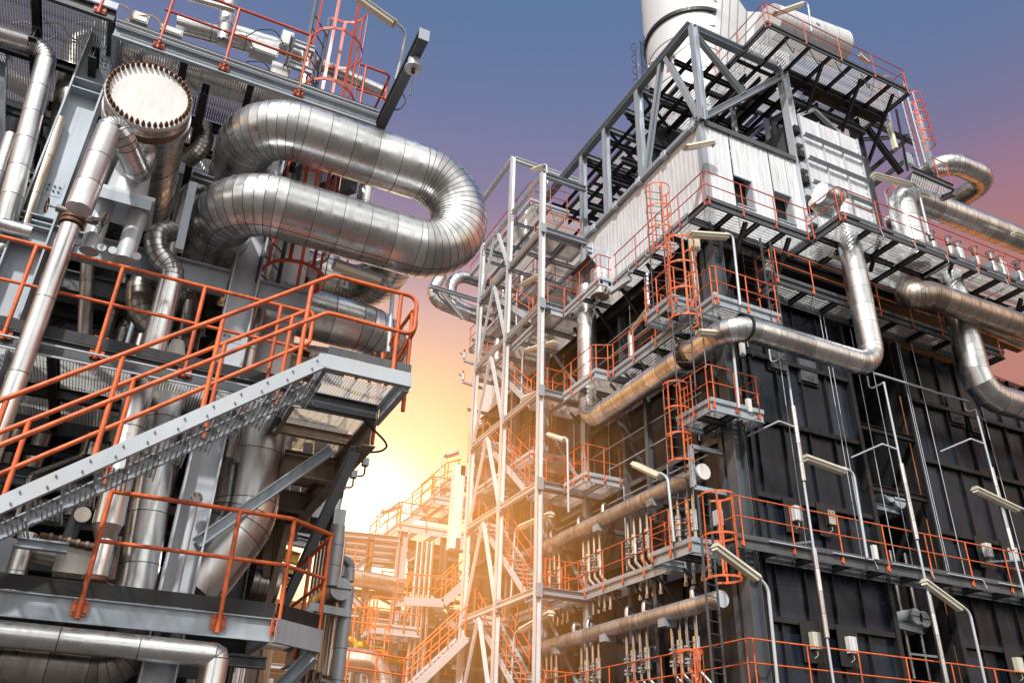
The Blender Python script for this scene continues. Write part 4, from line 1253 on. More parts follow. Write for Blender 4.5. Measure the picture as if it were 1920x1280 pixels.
# ---- stack and white ducting
sc = at(1292, 60, y=30)
t = Thing('chimney_stack', 'massive round white chimney stack above the boiler building', 'chimney', (sc.x, 30, 22))
sr = (at(1360, 60, y=30).x - at(1213, 60, y=30).x) / 2 * .87
t.part('shaft', MB().clad([(sc.x, 30, 22), (sc.x, 30, 56)], sr, 'stack_white', pitch=3.0, n=64, seam=.02))
t.part('ring', MB().cyl((sc.x, 30, 45.3), (sc.x, 30, 45.6), sr + .16, 'steel_dark', 64))
t.part('ring', MB().cyl((sc.x, 30, 45.62), (sc.x, 30, 58), sr + .1, 'stack_white', 64))
fx = at(1322, 40, y=27.6)
for k in range(7):
    z = fx.z - 3.2 + k * 1.15
    t.part('fin', MB().add([(fx.x - .5, 27.35, z), (fx.x + .55, 26.9, z), (fx.x + .55, 26.9, z + .06), (fx.x - .5, 27.35, z + .06), (fx.x + .55, 27.7, z + .03), (fx.x - .3, 27.7, z + .03)], [(0, 1, 2, 3), (0, 1, 4, 5), (3, 2, 4, 5)], 'steel_grey'))
ladder('slim ladder running up the outer edge of the chimney stack', (sc.x - sr * .9 - .3, 31.3, 26), 46, (-1, .1, 0), .5, (27, 45), 'steel_dark', 'steel_dark', hoops=18, bars=4, cr=.42)
ladder('ladder fixed to the stack beside the dark fins', (fx.x + .9, 26.9, 26), 45, (0, -1, 0), .5, None, 'steel_grey')
# tapering duct: stack -> square duct
t = Thing('flue_duct', 'faceted white flue duct joining the chimney stack', 'duct', (27, 24, 28))


def hull(mb, A, B, m, t_=.5):
    n = len(A)
    for i in range(n):
        mb.add([A[i], A[(i + 1) % n], B[(i + 1) % n], B[i]], [(0, 1, 2, 3)], m, t=rr.random())
    return mb


A0 = [at(1330, 180, y=27.2), at(1345, -60, y=27.2), at(1345, -60, y=30), at(1330, 180, y=30)]
A1 = [at(1395, 165, y=23.5), at(1400, 22, y=23.5), at(1395, 22, y=29), at(1395, 165, y=29)]
A2 = [at(1480, 190, y=23.5), at(1480, 25, y=23.5), at(1480, 25, y=29), at(1480, 190, y=29)]
t.part('transition', hull(MB(), A0, A1, 'stack_white'))
t.part('square_section', hull(MB(), A1, A2, 'stack_white'))
for f in (.25, .5, .75, 1.0):
    P_ = [a.lerp(b, f) for a, b in zip(A0, A1)]
    t.part('rib', MB().tube(P_, .03, 'steel_grey', 6, .02, closed=True))
for f in (.33, .66, 1.0):
    P_ = [a.lerp(b, f) for a, b in zip(A1, A2)]
    t.part('rib', MB().tube(P_, .03, 'steel_grey', 6, .02, closed=True))
ta, tb = at(1440, 45, y=21), at(1572, 92, y=21)
pipe('round white silencer drum on the roof behind the platform rail', [ta, tb], 1.0, 'stack_white', pitch=1.1, n=48, name='silencer_drum', cat='drum')
q = at(1530, 45, y=20)
solo('junction_box', MB().box(q, q + V((.3, .2, .16)), 'galv_light').box(q + V((.03, -.02, .02)), q + V((.27, -.003, .13)), 'galv'), 'small grey box on top of the round white drum', 'box')

# ---------------------------------------------------- front walkways
G1 = 'galv'
W1, W2, W3, WL = 7.62, 16.35, 18.25, 14.65
deck('long dark walkway across the front casing at mid height', 14.2, 30, 16.4, 17.25, W1, 12, 1, 'steel_grey', 'steel_dark', .26, 'grating_coarse', 'front', toem='steel_grey', fm='steel_grey')
railing('orange guard rail of the mid height front walkway', [(14.25, 17.2, W1), (14.25, 16.4, W1), (29.9, 16.4, W1)], 1.12, sp=1.78, bracket='small', brk=.2)
deck('dark walkway low on the front casing', 14.2, 30, 16.4, 17.25, 4.0, 12, 1, 'steel_grey', 'steel_dark', .26, 'grating_coarse', 'front', toem='steel_grey')
railing('orange guard rail of the lowest front walkway', [(14.2, 18.6, 4.0), (14.2, 16.4, 4.0), (29.9, 16.4, 4.0)], 1.15, sp=1.78, bracket='small', brk=.2)
deck('dark walkway high on the front casing behind the big pipes', at(1456, 516, z=W2).x, 27.5, 16.3, 17.25, W2, 8, 1, 'steel_grey', 'steel_dark', .24, 'grating_coarse', 'front left', toem='steel_grey')
railing('orange guard rail of the high front walkway', [(at(1456, 516, z=W2).x, 17.2, W2), (at(1456, 516, z=W2).x, 16.3, W2), (27.4, 16.3, W2)], 1.1, sp=1.5, bracket='small', brk=.2)
# corner deck of the cladded storey
deck('dark corner walkway below the windows of the white storey', 14.0, 18.3, 16.0, 17.05, W3, 4, 1, 'steel_grey', 'steel_dark', .26, 'grating_coarse', 'front', toem='steel_grey', fm='steel_grey')
deck('broad pipe deck bulging out high on the front of the building', 18.32, 29.5, 14.62, 17.05, W3, 9, 2, 'steel_grey', 'steel_dark', .26, 'grating_coarse', 'front left', toem='steel_grey', fm='steel_grey')
railing('dull orange guard rail below the windows of the white storey', [(14.0, 21.4, W3), (14.0, 16.0, W3), (18.3, 16.0, W3), (18.3, 14.62, W3), (29.4, 14.62, W3)], 1.12, m='orange_red', sp=1.5, bracket='small', brk=.2)
for i, x in enumerate((15.6, 17.4)):
    beam(('dark brace under the corner walkway, nearest the corner', 'dark brace under the corner walkway, nearer the pipe deck')[i], (x, 16.1, W3 - .3), (x - .2, 17.3, W3 - 2.4), .12, .12, 'steel_dark', name='steel_brace', cat='brace')
for i, (a, b) in enumerate((((1652, 432), (1632, 508)), ((1785, 492), (1765, 548)), ((1915, 560), (1890, 640)))):
    beam(('black hanger strut under the pipe deck beside the tall drop pipe', 'black hanger strut under the pipe deck beside the rusty pipe', 'black hanger strut under the far end of the pipe deck')[i], at(*a, y=14.9), at(*b, y=16.4), .12, .12, 'steel_dark', name='steel_brace', cat='brace')
beam('heavy black girder under the corner walkway and pipe deck', (14.6, 17.15, W3 - .5), (30, 17.15, W3 - .5), .3, .6, 'steel_dark')
beam('heavy black girder at the rear of the corner walkway side', (14.75, 17.3, W3 - .5), (14.75, 35, W3 - .5), .3, .5, 'steel_dark')

# ---------------------------------------------------- side walkways (left face)
deck('side walkway under the white cladding, nearest part', 14.0, 14.95, 16.95, 21.5, W3 - .004, 1, 4, 'steel_grey', 'steel_dark', .26, 'grating_coarse', 'left', toem='galv', fm='galv')
deck('side walkway bumped outwards around the pipe collar', 13.42, 14.95, 21.52, 24.2, W3 - .004, 1, 2, 'galv', 'steel_grey', .26, 'grating_glow', 'left front', toem='galv_light', fm='galv_light')
deck('side walkway under the white cladding, farthest part', 12.9, 14.95, 24.22, 30, W3 - .004, 1, 4, 'galv_light', 'galv', .26, 'grating_glow', 'left', toem='galv_light', fm='galv_light')
railing('dull orange rail around the pipe collar bump', [(14.0, 21.6, W3), (13.42, 21.6, W3), (13.42, 24.3, W3)], 1.12, m='orange_red', sp=1.4, bracket='small', brk=.2)
deck('second level side walkway beside the upper pipe run', 14.0, 14.95, 17.0, 21.9, WL, 1, 4, 'steel_grey', 'steel_dark', .26, 'grating_coarse', 'left', toem='galv', fm='galv')
deck('second level side walkway bumped outwards around the riser', 13.42, 14.95, 21.92, 24.5, WL, 1, 2, 'galv', 'steel_grey', .26, 'grating_glow', 'left front', toem='galv_light', fm='galv_light')
railing('orange rail of the second level side walkway', [(14.0, 19.0, WL), (14.0, 21.8, WL), (13.42, 22.1, WL), (13.42, 25.2, WL)], 1.1, sp=1.35, bracket='small', brk=.2)
deck('small square platform bracketed out at the casing corner', 13.65, 15.5, 16.28, 17.9, 11.3, 2, 2, 'galv', 'steel_dark', .28, 'grating_coarse', 'front left', toem='galv', fm='galv')
railing('orange rail around the small square platform', [(13.65, 17.9, 11.3), (13.65, 16.28, 11.3), (15.45, 16.28, 11.3), (15.45, 17.2, 11.3)], 1.12, sp=1.0, bracket='small', brk=.2)
deck('middle corner platform below the white storey', 14.0, 16.5, 16.08, 16.98, WL + .003, 2, 1, 'galv', 'steel_dark', .26, 'grating_coarse', 'front left', toem='galv', fm='galv')
railing('orange rail of the middle corner platform', [(14.0, 16.9, WL), (14.0, 16.08, WL), (16.5, 16.08, WL), (16.5, 17.0, WL)], 1.1, sp=1.15, bracket='small', brk=.2)
deck('little ladder platform hung off the second level', 13.15, 13.97, 17.0, 18.5, WL + .25, 1, 2, 'galv', 'steel_dark', .26, 'grating_coarse', 'front left', toem='galv', fm='galv')
railing('orange rail around the little ladder platform', [(13.97, 17.0, WL + .25), (13.15, 17.0, WL + .25), (13.15, 18.5, WL + .25), (13.97, 18.5, WL + .25)], 1.1, sp=.8, bracket='small', brk=.2)
# low side walkway
deck('low side walkway in front of the valve risers', 14.2, 15.0, 19.3, 29.5, W1, 1, 8, 'galv', 'steel_dark', .26, 'grating_glow', 'left', toem='galv', fm='galv')
deck('low side walkway bump under the ladder at the corner', 13.45, 15.0, 17.3, 19.28, W1 + .003, 1, 2, 'galv', 'steel_dark', .28, 'grating_coarse', 'left front', toem='galv', fm='galv')
railing('orange rail of the low side walkway by the valve risers', [(13.45, 17.3, W1), (13.45, 19.28, W1), (14.2, 19.4, W1), (14.2, 24.3, W1)], 1.12, sp=1.25, bracket='small', brk=.2)
railing('orange rail of the bottom side walkway', [(14.2, 18.6, 4.0), (14.2, 27, 4.0)], 1.15, sp=1.4, bracket='small', brk=.2)
deck('bottom side walkway below the second header pipe', 14.2, 15.0, 17.3, 29.5, 3.99, 1, 8, 'galv', 'steel_dark', .26, 'grating_glow', 'left', toem='galv')
deck('farther grated floor between tower and casing at the top', 12.6, 15, 24.55, 30.5, 22.0, 2, 4, 'galv_light', 'galv', .22, 'grating_glow', 'front left', toem='galv_light', fm='galv_light')
for i in range(5):
    beam(('dark bracket under the side walkway, nearest the corner', 'dark bracket under the side walkway, second from the corner', 'dark bracket under the side walkway, third from the corner', 'dark bracket under the side walkway, fourth from the corner', 'dark bracket under the side walkway, farthest from the corner')[i], (14.1, 17.8 + i * 1.7, W3 - .35), (15.0, 17.8 + i * 1.7, W3 - 1.5), .1, .1, 'steel_dark', name='steel_brace', cat='brace')

# ---------------------------------------------------- ladders on the corner
FL = (-1, -.15, 0)
ladder('caged ladder from the top side walkway down to the little platform', (13.6, at(1232, 400, x=13.7).y, WL + .3), 20.2, (-.3, -1, 0), .5, (at(1250, 480, x=13.7).z, at(1240, 362, x=13.7).z), 'steel_grey', 'orange', hoops=4, cr=.42)
ladder('caged ladder in front of the corner column', (at(1284, 760, y=16.0).x + .1, 16.0, 11.35), at(1272, 492, x=13.6).z, (-.45, -1, 0), .5, (at(1320, 640, x=13.6).z, at(1305, 500, x=13.6).z), 'steel_grey', 'orange', hoops=4, cr=.45)
ladder('caged ladder below the small square platform', (13.55, 17.9, W1), 11.3 + 1.0, (-.3, -1, 0), .5, (at(1275, 870, x=13.5).z, at(1250, 735, x=13.5).z), 'steel_grey', 'orange', hoops=4)
ladder('caged ladder hanging below the low side walkway', (13.6, 16.9, 3.9), W1 + 1.1, (.3, -1, 0), .5, (at(1340, 1090, x=13.7).z, W1 + 1.05), 'steel_grey', 'orange', hoops=3, cr=.44)
ladder('lowest caged ladder beside the bottom side walkway', (13.6, 18.2, 0), 5.0, (-.3, -1, 0), .5, (3, 4.95), 'steel_grey', 'orange', hoops=3)
ladder('dark ladder climbing beside the high front walkway', (at(1412, 560, y=17).x, 17.0, 14.7), 17.6, (0, -1, 0), .45, None, 'steel_dark')
ladder('open ladder at the near end of the high front walkway', (at(1450, 560, y=16.1).x, 16.1, 13.6), 17.5, (0, -1, 0), .4, None, 'steel_grey')
q = at(1688, 430, y=16.5)
ladder('orange caged ladder behind the high elbow pipes', (q.x, 16.6, 18.3), 22.5, (0, -1, 0), .45, (19.5, 22.4), 'galv_light', 'orange_red', hoops=4, cr=.38)

# ---------------------------------------------------- large pipes
pa = at(1640, 688, y=15.5)
xP = at(1395, 600, z=pa.z).x
yP = at(1118, 795, z=pa.z).y
tp = at(1596, 425, y=15.5)
pipe('big jacketed pipe dropping from the pipe deck and running round the casing corner', [(pa.x, 15.5, 19.3), (pa.x, 15.5, pa.z), (xP - .1, 15.5, pa.z), (xP - .1, yP, pa.z), (xP - .1, yP, pa.z + 5.7)], .37, pitch=.62, bend=.75, gore=13, n=36, lap=.22)
t = Thing('pipe_clamp', 'dark chain clamp around the top bend of the big pipe', 'clamp', at(1405, 630, y=15.5))
q = V((xP + .35, 15.5, pa.z))
t.part('band', MB().cyl(q - X * .03, q + X * .03, .385, 'steel_dark', 32))
t.part('rod', MB().cyl(q - Z * .38, q - Z * .6, .02, 'bolt', 6))
q = V((xP - .1, 17.6, pa.z))
t = Thing('pipe_collar', 'dark collar on the big pipe behind the ladder', 'collar', q)
t.part('band', MB().cyl(q - Y * .14, q + Y * .14, .40, 'steel_dark', 32))
t.part('rim', MB().cyl(q - Y * .17, q - Y * .145, .43, 'rust', 32))
t.part('rim', MB().cyl(q + Y * .145, q + Y * .17, .43, 'rust', 32))
# hot valve body where it meets the deck
q = V((pa.x - .5, 15.4, 19.7))
pipe('fat lagged elbow on the bulging pipe deck at the head of the drop pipe', [q - X * .55, q, V((pa.x, 15.5, 19.9)), V((pa.x, 15.5, 19.2))], .38, 'alu_jacket', pitch=.3, bend=.42)
# rusty pipe
yB = 14.9
pipe('rust stained pipe ending in a stubby elbow under the pipe deck', [at(1712, 528, y=17.2), at(1705, 556, y=yB + .1), at(1740, 552, y=yB), at(1960, 628, y=yB)], .45, 'alu_rusty', pitch=.5, bend=.5, gore=15, n=36, lap=.2)
pc_ = at(1838, 738, y=15.6)
pipe('jacketed drop pipe crossing behind the rusty pipe', [(pc_.x, 15.6, 18.3), pc_, pc_ + V((7, 0, 0))], .48, pitch=.6, bend=.8, gore=28, n=36, lap=.2)
pipe('parallel jacketed pipe running behind the rusty pipe', [at(1800, 590, y=16.2), at(1960, 660, y=16.2)], .27, 'alu_shaded', pitch=.5)
pipe('small hooked pipe at the far end of the pipe deck', [at(1880, 620, y=16), at(1885, 585, y=16), at(1960, 600, y=16)], .25, 'alu_jacket', pitch=.4, bend=.4)
# skyline pipes
zE = at(1776, 292, y=16).z
e1 = at(1683, 385, y=17.0)
x_a, x_b = at(1776, 300, z=zE).x, at(1868, 325, z=zE).x
yn = at(1776, 300, z=zE).y
E0 = at(1690, 350, z=zE)
pipe('looping jacketed pipe standing out against the sky', [V((x_a, E0.y, 18.5)), V((x_a, E0.y, zE)), V((x_a, yn, zE)), V((x_b + .1, yn, zE)), V((x_b + .1, at(1790, 385, z=zE).y, zE)), V((x_b - 1.2, at(1790, 385, z=zE).y + 2.4, zE))], .45, pitch=.6, bend=.8, gore=12, n=36, lap=.2)
q = at(1745, 395, y=15.6)
pipe('long jacketed pipe leaving above the pipe deck rail', [V((at(1705, 440, y=15.6).x, 15.6, 18.4)), V((at(1705, 440, y=15.6).x, 15.6, at(1760, 393, y=15.6).z)), at(1960, 468, y=15.6)], .49, pitch=.6, bend=.75, gore=12, n=36, lap=.2)
t = Thing('walkway', 'small dark grated stage behind the skyline pipe', 'walkway', at(1700, 390, y=18.5))
a = at(1715, 320, z=21.8); 
t.part('edge_beam', MB().H(at(1692, 402, z=21.6), at(1790, 362, z=21.6), .1, .24, 'steel_grey'))
t.part('edge_beam', MB().H(at(1710, 318, z=21.6), at(1788, 352, z=21.6), .1, .24, 'steel_grey'))
t.part('grating', MB().sheet(at(1692, 400, z=21.7), at(1790, 362, z=21.7), at(1780, 350, z=21.7), at(1712, 320, z=21.7), 'grating_coarse'))
railing('dull red rail of the small stage behind the skyline pipe', [at(1758, 338, z=21.75), at(1790, 352, z=21.75)], 1.1, m='orange_red', bracket='small', sp=.9)

# equipment on the pipe deck
for i in range(8):
    px = 1722 + i * 27 + (i % 3) * 4
    q = at(px, 462 + i * 9.0, y=15.5)
    k = i % 3
    t = Thing('deck_valve', ('tall white capped valve', 'squat grey valve with a handwheel', 'white lagged drum valve')[k] + ' number set %s on the pipe deck' % ('nearest', 'nearest', 'nearest', 'next', 'next', 'next', 'middle', 'middle', 'middle', 'far', 'far')[i], 'valve', q)
    t.e['label'] = ('tall white capped valve', 'squat grey valve with a handwheel', 'white lagged drum valve')[k] + (' closest to the long pipe on the pipe deck', ' second along the pipe deck', ' third along the pipe deck', ' at the outer end of the pipe deck')[i // 3]
    t.part('body', MB().clad([q - Z * .1, q + Z * (.35 + .2 * (k == 0))], .15, 'galv_light' if k == 0 else 'alu_shaded', pitch=.2, n=18))
    t.part('bonnet', MB().cyl(q + Z * .5, q + Z * .75, .1, 'bolt', 12))
    t.part('handwheel', MB().tube([q + V((.15 * math.cos(a), .15 * math.sin(a), .8)) for a in [j * math.pi / 4 for j in range(8)]], .016, 'steel_grey', 6, .03, closed=True))
    t.part('flange', MB().cyl(q + V((-.3, 0, .15)), q + V((-.24, 0, .15)), .16, 'galv', 16))
pipe('thin white pipe along the pipe deck behind the rail', [(21.5, 15.2, 18.75), (29.4, 15.2, 18.75)], .09, 'stack_white', pitch=.5)
pipe('thin grey pipe along the pipe deck behind the rail', [(20.5, 15.9, 19.0), (29.4, 15.9, 19.0)], .14, 'alu_jacket', pitch=.5)
t = Thing('lagged_drum', 'white lagged drum hung under the window rail near the pipe deck', 'drum', at(1560, 395, y=15.6))
q = at(1560, 395, y=16.0)
t.part('shell', MB().clad([q - X * .5, q + X * .5], .33, 'alu_jacket', pitch=.3, n=32))
t.part('end_disc', MB().cyl(q - X * .54, q - X * .5, .3, 'galv_light', 28))
t.part('cone', MB().cyl(q - X * .95, q - X * .54, .14, 'alu_rusty', 24, r2=.28))

# ---------------------------------------------------- header pipes and risers
for i, (n0, n1, nm) in enumerate((((1318, 884), (960, 1041), 'upper'), ((1352, 1122), (967, 1213), 'lower'))):
    a = at(*n0, x=14.0); zh = a.z
    y1_ = 31
    rad = .235 if i == 0 else .225
    t = Thing('header_pipe', ('upper long header pipe along the side wall', 'lower long header pipe along the side wall')[i], 'pipe', (14, a.y, zh))
    t.part('pipe_run', MB().clad([(14.0, a.y, zh), (14.0, y1_, zh)], rad, 'alu_matte', pitch=.75, n=28, lap=.15))
    t.part('end_cap', MB().cyl((14.0, a.y - .04, zh), (14.0, a.y - .003, zh), rad * .97, 'white_paint' if i == 0 else 'galv_light', 28))
    for k in range(4):
        yy = a.y + 2.2 + k * 3.1
        t.part('saddle', MB().box((13.78, yy, zh - rad - .14), (14.2, yy + .3, zh - rad * .7), 'galv'))
        t.part('bracket_arm', MB().box((14.2, yy + .05, zh - rad - .14), (15.05, yy + .25, zh - rad - .02), 'steel_grey'))
HZ1, HZ2 = at(1318, 884, x=14.0).z, at(1352, 1122, x=14.0).z
if 1:
    a = at(1318, 884, x=14.0)
    t = Thing('pipe_support', 'square pale frame holding the end of the upper header pipe', 'frame', (13.5, a.y - .3, a.z - .6))
    y_ = a.y - .35
    x0_, x1_ = 13.75, 15.0
    t.part('side_beam', MB().bar((x0_, y_ + .5, HZ1 - .45), (x0_, y_ + .5, HZ1 + .75), .12, .12, 'galv'))
    t.part('side_beam', MB().bar((x0_, y_ + .5, HZ1 - .45), (x1_, y_ + .5, HZ1 - .45), .12, .12, 'galv', up=Z))
    t.part('side_beam', MB().bar((x0_, y_ + .5, HZ1 + .75), (x1_, y_ + .5, HZ1 + .75), .12, .12, 'galv', up=Z))
    t.part('side_beam', MB().bar((x1_, y_ + .5, HZ1 - .45), (x1_, y_ + .5, HZ1 + .75), .12, .12, 'galv'))
RG = 'valve risers between the two header pipes'


def riser(x, y, ztop, zbot, kind, group, label):
    t = Thing('valve_riser', label, 'pipe', (x, y, zbot), group)
    k = ztop - zbot
    zj = zbot + k * .42
    t.part('pipe_run', MB().tube([(x, y, ztop), (x, y, zj), (x + .22, y - .22, zj - .35), (x + .22, y - .22, zbot)], .062, 'alu_jacket', 10, .12))
    if kind:
        t.part('valve_body', MB().cyl((x, y, zj + .25), (x, y, zj + .85), .12, 'alu_jacket', 16))
        t.part('bracket', MB().tube([(x - .12, y, zj + .7), (x - .28, y, zj + .7), (x - .28, y, zj + .45), (x - .12, y, zj + .45)], .02, 'bolt', 6, .03))
        t.part('bracket', MB().tube([(x - .12, y, zj + .38), (x - .26, y, zj + .38), (x - .26, y, zj + .2), (x - .12, y, zj + .2)], .02, 'bolt', 6, .03))
    else:
        for dz in (.2, .3, .52, .62):
            t.part('flange', MB().cyl((x, y, zj + dz), (x, y, zj + dz + .05), .125, 'galv', 14))
        t.part('valve_body', MB().cyl((x, y, zj + .36), (x, y, zj + .5), .1, 'rust', 12))
    t.part('foot', MB().cyl((x + .22, y - .22, zbot), (x + .22, y - .22, zbot + .12), .09, 'alu_shaded', 12))
    return t


def kids(o): return [c for c in COL.objects if c.parent == o]


protoA = riser(14.35, 18.3, HZ1 - .1, HZ2 + .75, 1, RG, 'shiny valve riser tube linking the two header pipes')
protoB = riser(14.35, 18.6, HZ1 - .1, HZ2 + .75, 0, RG, 'shiny valve riser tube linking the two header pipes')
cA_, cB_ = kids(protoA.e), kids(protoB.e)


def copy_thing(root, ch, loc):
    r = root.copy(); COL.objects.link(r); r.location = loc
    for c in ch:
        d = c.copy(); COL.objects.link(d); d.parent = r
    return r


for gi, y in enumerate((18.3, 20.6, 23.4, 26.2)):
    for j in range(4):
        if gi == 0 and j in (0, 1): 
            continue
        p = protoA if j % 2 == 0 else protoB
        copy_thing(p.e, cA_ if j % 2 == 0 else cB_, (14.35, y + j * .36, HZ2 + .75))
RG2 = 'valve risers below the lower header pipe'
pa2 = riser(14.35, 18.6, HZ2 - .1, 3.6, 1, RG2, 'shiny valve riser tube hanging below the lower header pipe')
pb2 = riser(14.35, 19.0, HZ2 - .1, 3.6, 0, RG2, 'shiny valve riser tube hanging below the lower header pipe')
ca2, cb2 = kids(pa2.e), kids(pb2.e)
for gi, y in enumerate((18.6, 20.9, 23.6, 26.4)):
    for j in range(4):
        if gi == 0 and j < 2: continue
        copy_thing((pa2 if j % 2 == 0 else pb2).e, ca2 if j % 2 == 0 else cb2, (14.35, y + j * .36, 3.6))
# crossover loops on the headers
q0 = MB().tube([(0, 0, 0), (0, 0, .38), (.35, .25, .38), (.6, .4, .2)], .075, 'alu_jacket', 12, .16)
me = q0.mesh('crossover_pipe', (0, 0, 0))
for zz, ys2, nm in ((HZ1 + .15, (22.6, 24.2, 26.2), 'small hooked branch pipe on top of the upper header'), (HZ2 + .12, (18.2, 20.5, 21.4, 23.7, 24.6), 'small hooked branch pipe on top of the lower header')):
    for y in ys2:
        o = bpy.data.objects.new('branch_pipe', me); COL.objects.link(o); o.location = (14.0, y, zz)
        props(o, nm, 'pipe', 'hooked branch pipes of ' + nm.split(' the ')[1])
# vertical wall lights on the side wall and front wall


def wall_light(x, y, z, face, label, group, m='white_paint', first={}):
    if (face, m) in first:
        r0, ch = first[(face, m)]
        r = copy_thing(r0, ch, (x, y, z)); r['label'] = label; r['group'] = group
        return r
    t = Thing('sight_box', label, 'instrument', (x, y, z), group)
    f = V((-1, 0, 0)) if face == 'l' else V((0, -1, 0))
    s_ = V((f.y, -f.x, 0))
    c = V((x, y, z))
    t.part('backplate', MB().bar(c - Z * .5, c + Z * .5, .75, .02, 'steel_dark', up=f))
    t.part('housing', MB().bar(c + f * .1 - Z * .16, c + f * .1 + Z * .26, .26, .16, m, up=f))
    t.part('rib', MB().bar(c + f * .19 - Z * .14 - s_ * .07, c + f * .19 + Z * .24 - s_ * .07, .02, .02, 'galv_light', up=f).bar(c + f * .19 - Z * .14 + s_ * .07, c + f * .19 + Z * .24 + s_ * .07, .02, .02, 'galv_light', up=f))
    t.part('cable', MB().tube([c + f * .1 - Z * .16, c + f * .14 - Z * .32, c + f * .1 + s_ * .1 - Z * .4], .018, 'bolt', 6, .05))
    first[(face, m)] = (t.e, kids(t.e))
    return t


for i, (px, py, m) in enumerate(((1490, 967, 'white_paint'), (1552, 975, 'alu_rusty'), (1847, 1035, 'white_paint'), (1896, 1043, 'white_paint'), (1524, 1205, 'cream'), (1592, 1213, 'white_paint'), (1905, 1250, 'cream'), (1436, 505, 'white_paint'))):
    q = at(px, py, y=YW - .2)
    wall_light(q.x, q.y, q.z, 'f', ('white finned instrument box nearest the corner above the mid walkway', 'rusty finned instrument box above the mid walkway', 'white finned instrument box beyond the recess above the mid walkway', 'farthest white finned instrument box above the mid walkway', 'yellowed finned instrument box above the lowest walkway', 'white finned instrument box beside the yellowed one, low down', 'cream finned instrument box low down beyond the recess', 'white finned instrument box at the high front walkway')[i], 'finned instrument boxes on the black casing', m)
for i, (px, py) in enumerate(((1215, 1025), (1112, 1060), (1228, 1230), (1118, 1250), (1352, 975))):
    q = at(px, py, x=XW - .35)
    wall_light(q.x, q.y, q.z, 'l', ('pale instrument box on the side wall near the corner risers', 'pale instrument box on the side wall farther along the low walkway', 'pale instrument box low on the side wall near the corner', 'pale instrument box low on the side wall farther back', 'pale instrument box right at the casing corner')[i], 'pale instrument boxes on the side wall', 'galv_light')

# drums in the recess
for i, (px, py, rad, ln) in enumerate(((1668, 930, .2, 1.2), (1686, 938, .27, 1.3), (1740, 948, .29, 2.6), (1754, 944, .17, .8), (1718, 1155, .24, 1.3), (1733, 1160, .24, 1.1), (1790, 1168, .28, 1.3), (1802, 1164, .17, .8))):
    q = at(px, py, y=17.9)
    lb = ('small drum end at the upper left of the dark recess', 'second drum end in the upper group of the dark recess', 'longest drum end in the upper group of the dark recess', 'smallest drum end at the upper right of the dark recess', 'drum end starting the lower group of the dark recess', 'second drum end in the lower group of the dark recess', 'largest drum end in the lower group of the dark recess', 'small drum end finishing the lower group of the dark recess')[i]
    t = Thing('header_drum', lb.replace('upper left', 'inner upper side').replace('upper right', 'outer upper side'), 'drum', q)
    t.part('shell', MB().clad([q, q + Y * ln], rad, 'galv', pitch=.6, n=24))
    t.part('end_cap', MB().cyl(q - Y * .03, q - Y * .003, rad * .96, 'galv_light', 24))
    t.part('strap', MB().box(q + V((-rad * .9, -.045, -.015)), q + V((rad * .9, -.033, .015)), 'steel_dark'))
for i, (a, b) in enumerate((((1640, 948), (1684, 958)), ((1710, 960), (1762, 972)), ((1680, 1170), (1730, 1182)), ((1758, 1176), (1812, 1190)))):
    beam(('pale shelf beam under the upper drums, inner one', 'pale shelf beam under the upper drums, outer one', 'pale shelf beam under the lower drums, inner one', 'pale shelf beam under the lower drums, outer one')[i], at(*a, y=18.05), at(*b, y=18.05), .1, .2, 'galv')
for i in range(7):
    x = 20.7 + i * .33
    z_ = (5.0, 1.0)[i % 2]
    riser_ = pipe('slim pipe standing in the dark recess below the drums', [(x, 18.4, z_), (x, 18.4, z_ + 3.8)], .07, 'galv' if i % 2 else 'alu_shaded', 'slim pipes in the dark recess', pitch=.7, n=12)
for zz, nm in ((12.35, 'dark crossbeam spanning the recess at the hatches'), (10.3, 'dark crossbeam spanning the recess above the drums')):
    beam(nm, (20.3, 17.3, zz), (23, 17.3, zz), .15, .2, 'steel_dark')

# service poles in front of the casing
for i, (top, bot, hook) in enumerate((((1472, 665), (1563, 1300), [(1442, 655), (1446, 682)]), ((1657, 716), (1778, 1300), [(1626, 705), (1630, 730)]), ((1829, 766), (1925, 1130), [(1808, 756), (1812, 772)]))):
    a, b = at(*top, y=16.05), at(*bot, y=16.05)
    b = V((a.x, a.y, b.z))
    t = Thing('telescopic_pole', ('shiny vertical rod with thick sleeves nearest the corner', 'shiny vertical rod with thick sleeves in front of the dark recess', 'shiny vertical rod with thick sleeves beyond the recess')[i], 'rod', b)
    t.part('rod', MB().cyl(b, a, .035, 'galv_light', 10))
    zs2 = ((.18, .42), (.62, .86)) if i == 0 else ((.3, .55), (.72, .97)) if i == 1 else ((.33, .75),)
    for (f0, f1) in zs2:
        t.part('sleeve', MB().clad([a.lerp(b, f0), a.lerp(b, f1)], .075, 'alu_jacket', pitch=.6, n=14))
    h = [at(*p, y=16.3) for p in hook]
    t.part('hook', MB().tube([h[0], h[1], a + V((0, 0, -.02))], .028, 'galv_light', 8, .08))
    c = a.lerp(b, (.6, .9, .8)[i])
    t.part('bracket_arm', MB().bar(c, c + V((.3, 1.2, .25)), .05, .05, 'galv_light'))
    c2 = a.lerp(b, (.25, .25, .2)[i])
    t.part('bracket_arm', MB().tube([c2, c2 + V((-.5, .1, .12)), c2 + V((-1.0, .9, -.15))], .03, 'galv_light', 6, .05))
for i in range(9):
    x = (18.9, 19.2, 20.5, 20.9, 22.5, 22.75, 23.1, 26.2, 17.1)[i]
    solo('conduit', MB().cyl((x, 16.75 + (i % 3) * .12, 7.7), (x, 16.75 + (i % 3) * .12, 15.8), .013, 'galv_light', 5), 'hair thin vertical conduit in front of the black casing', 'conduit', 'thin vertical conduits on the black casing')
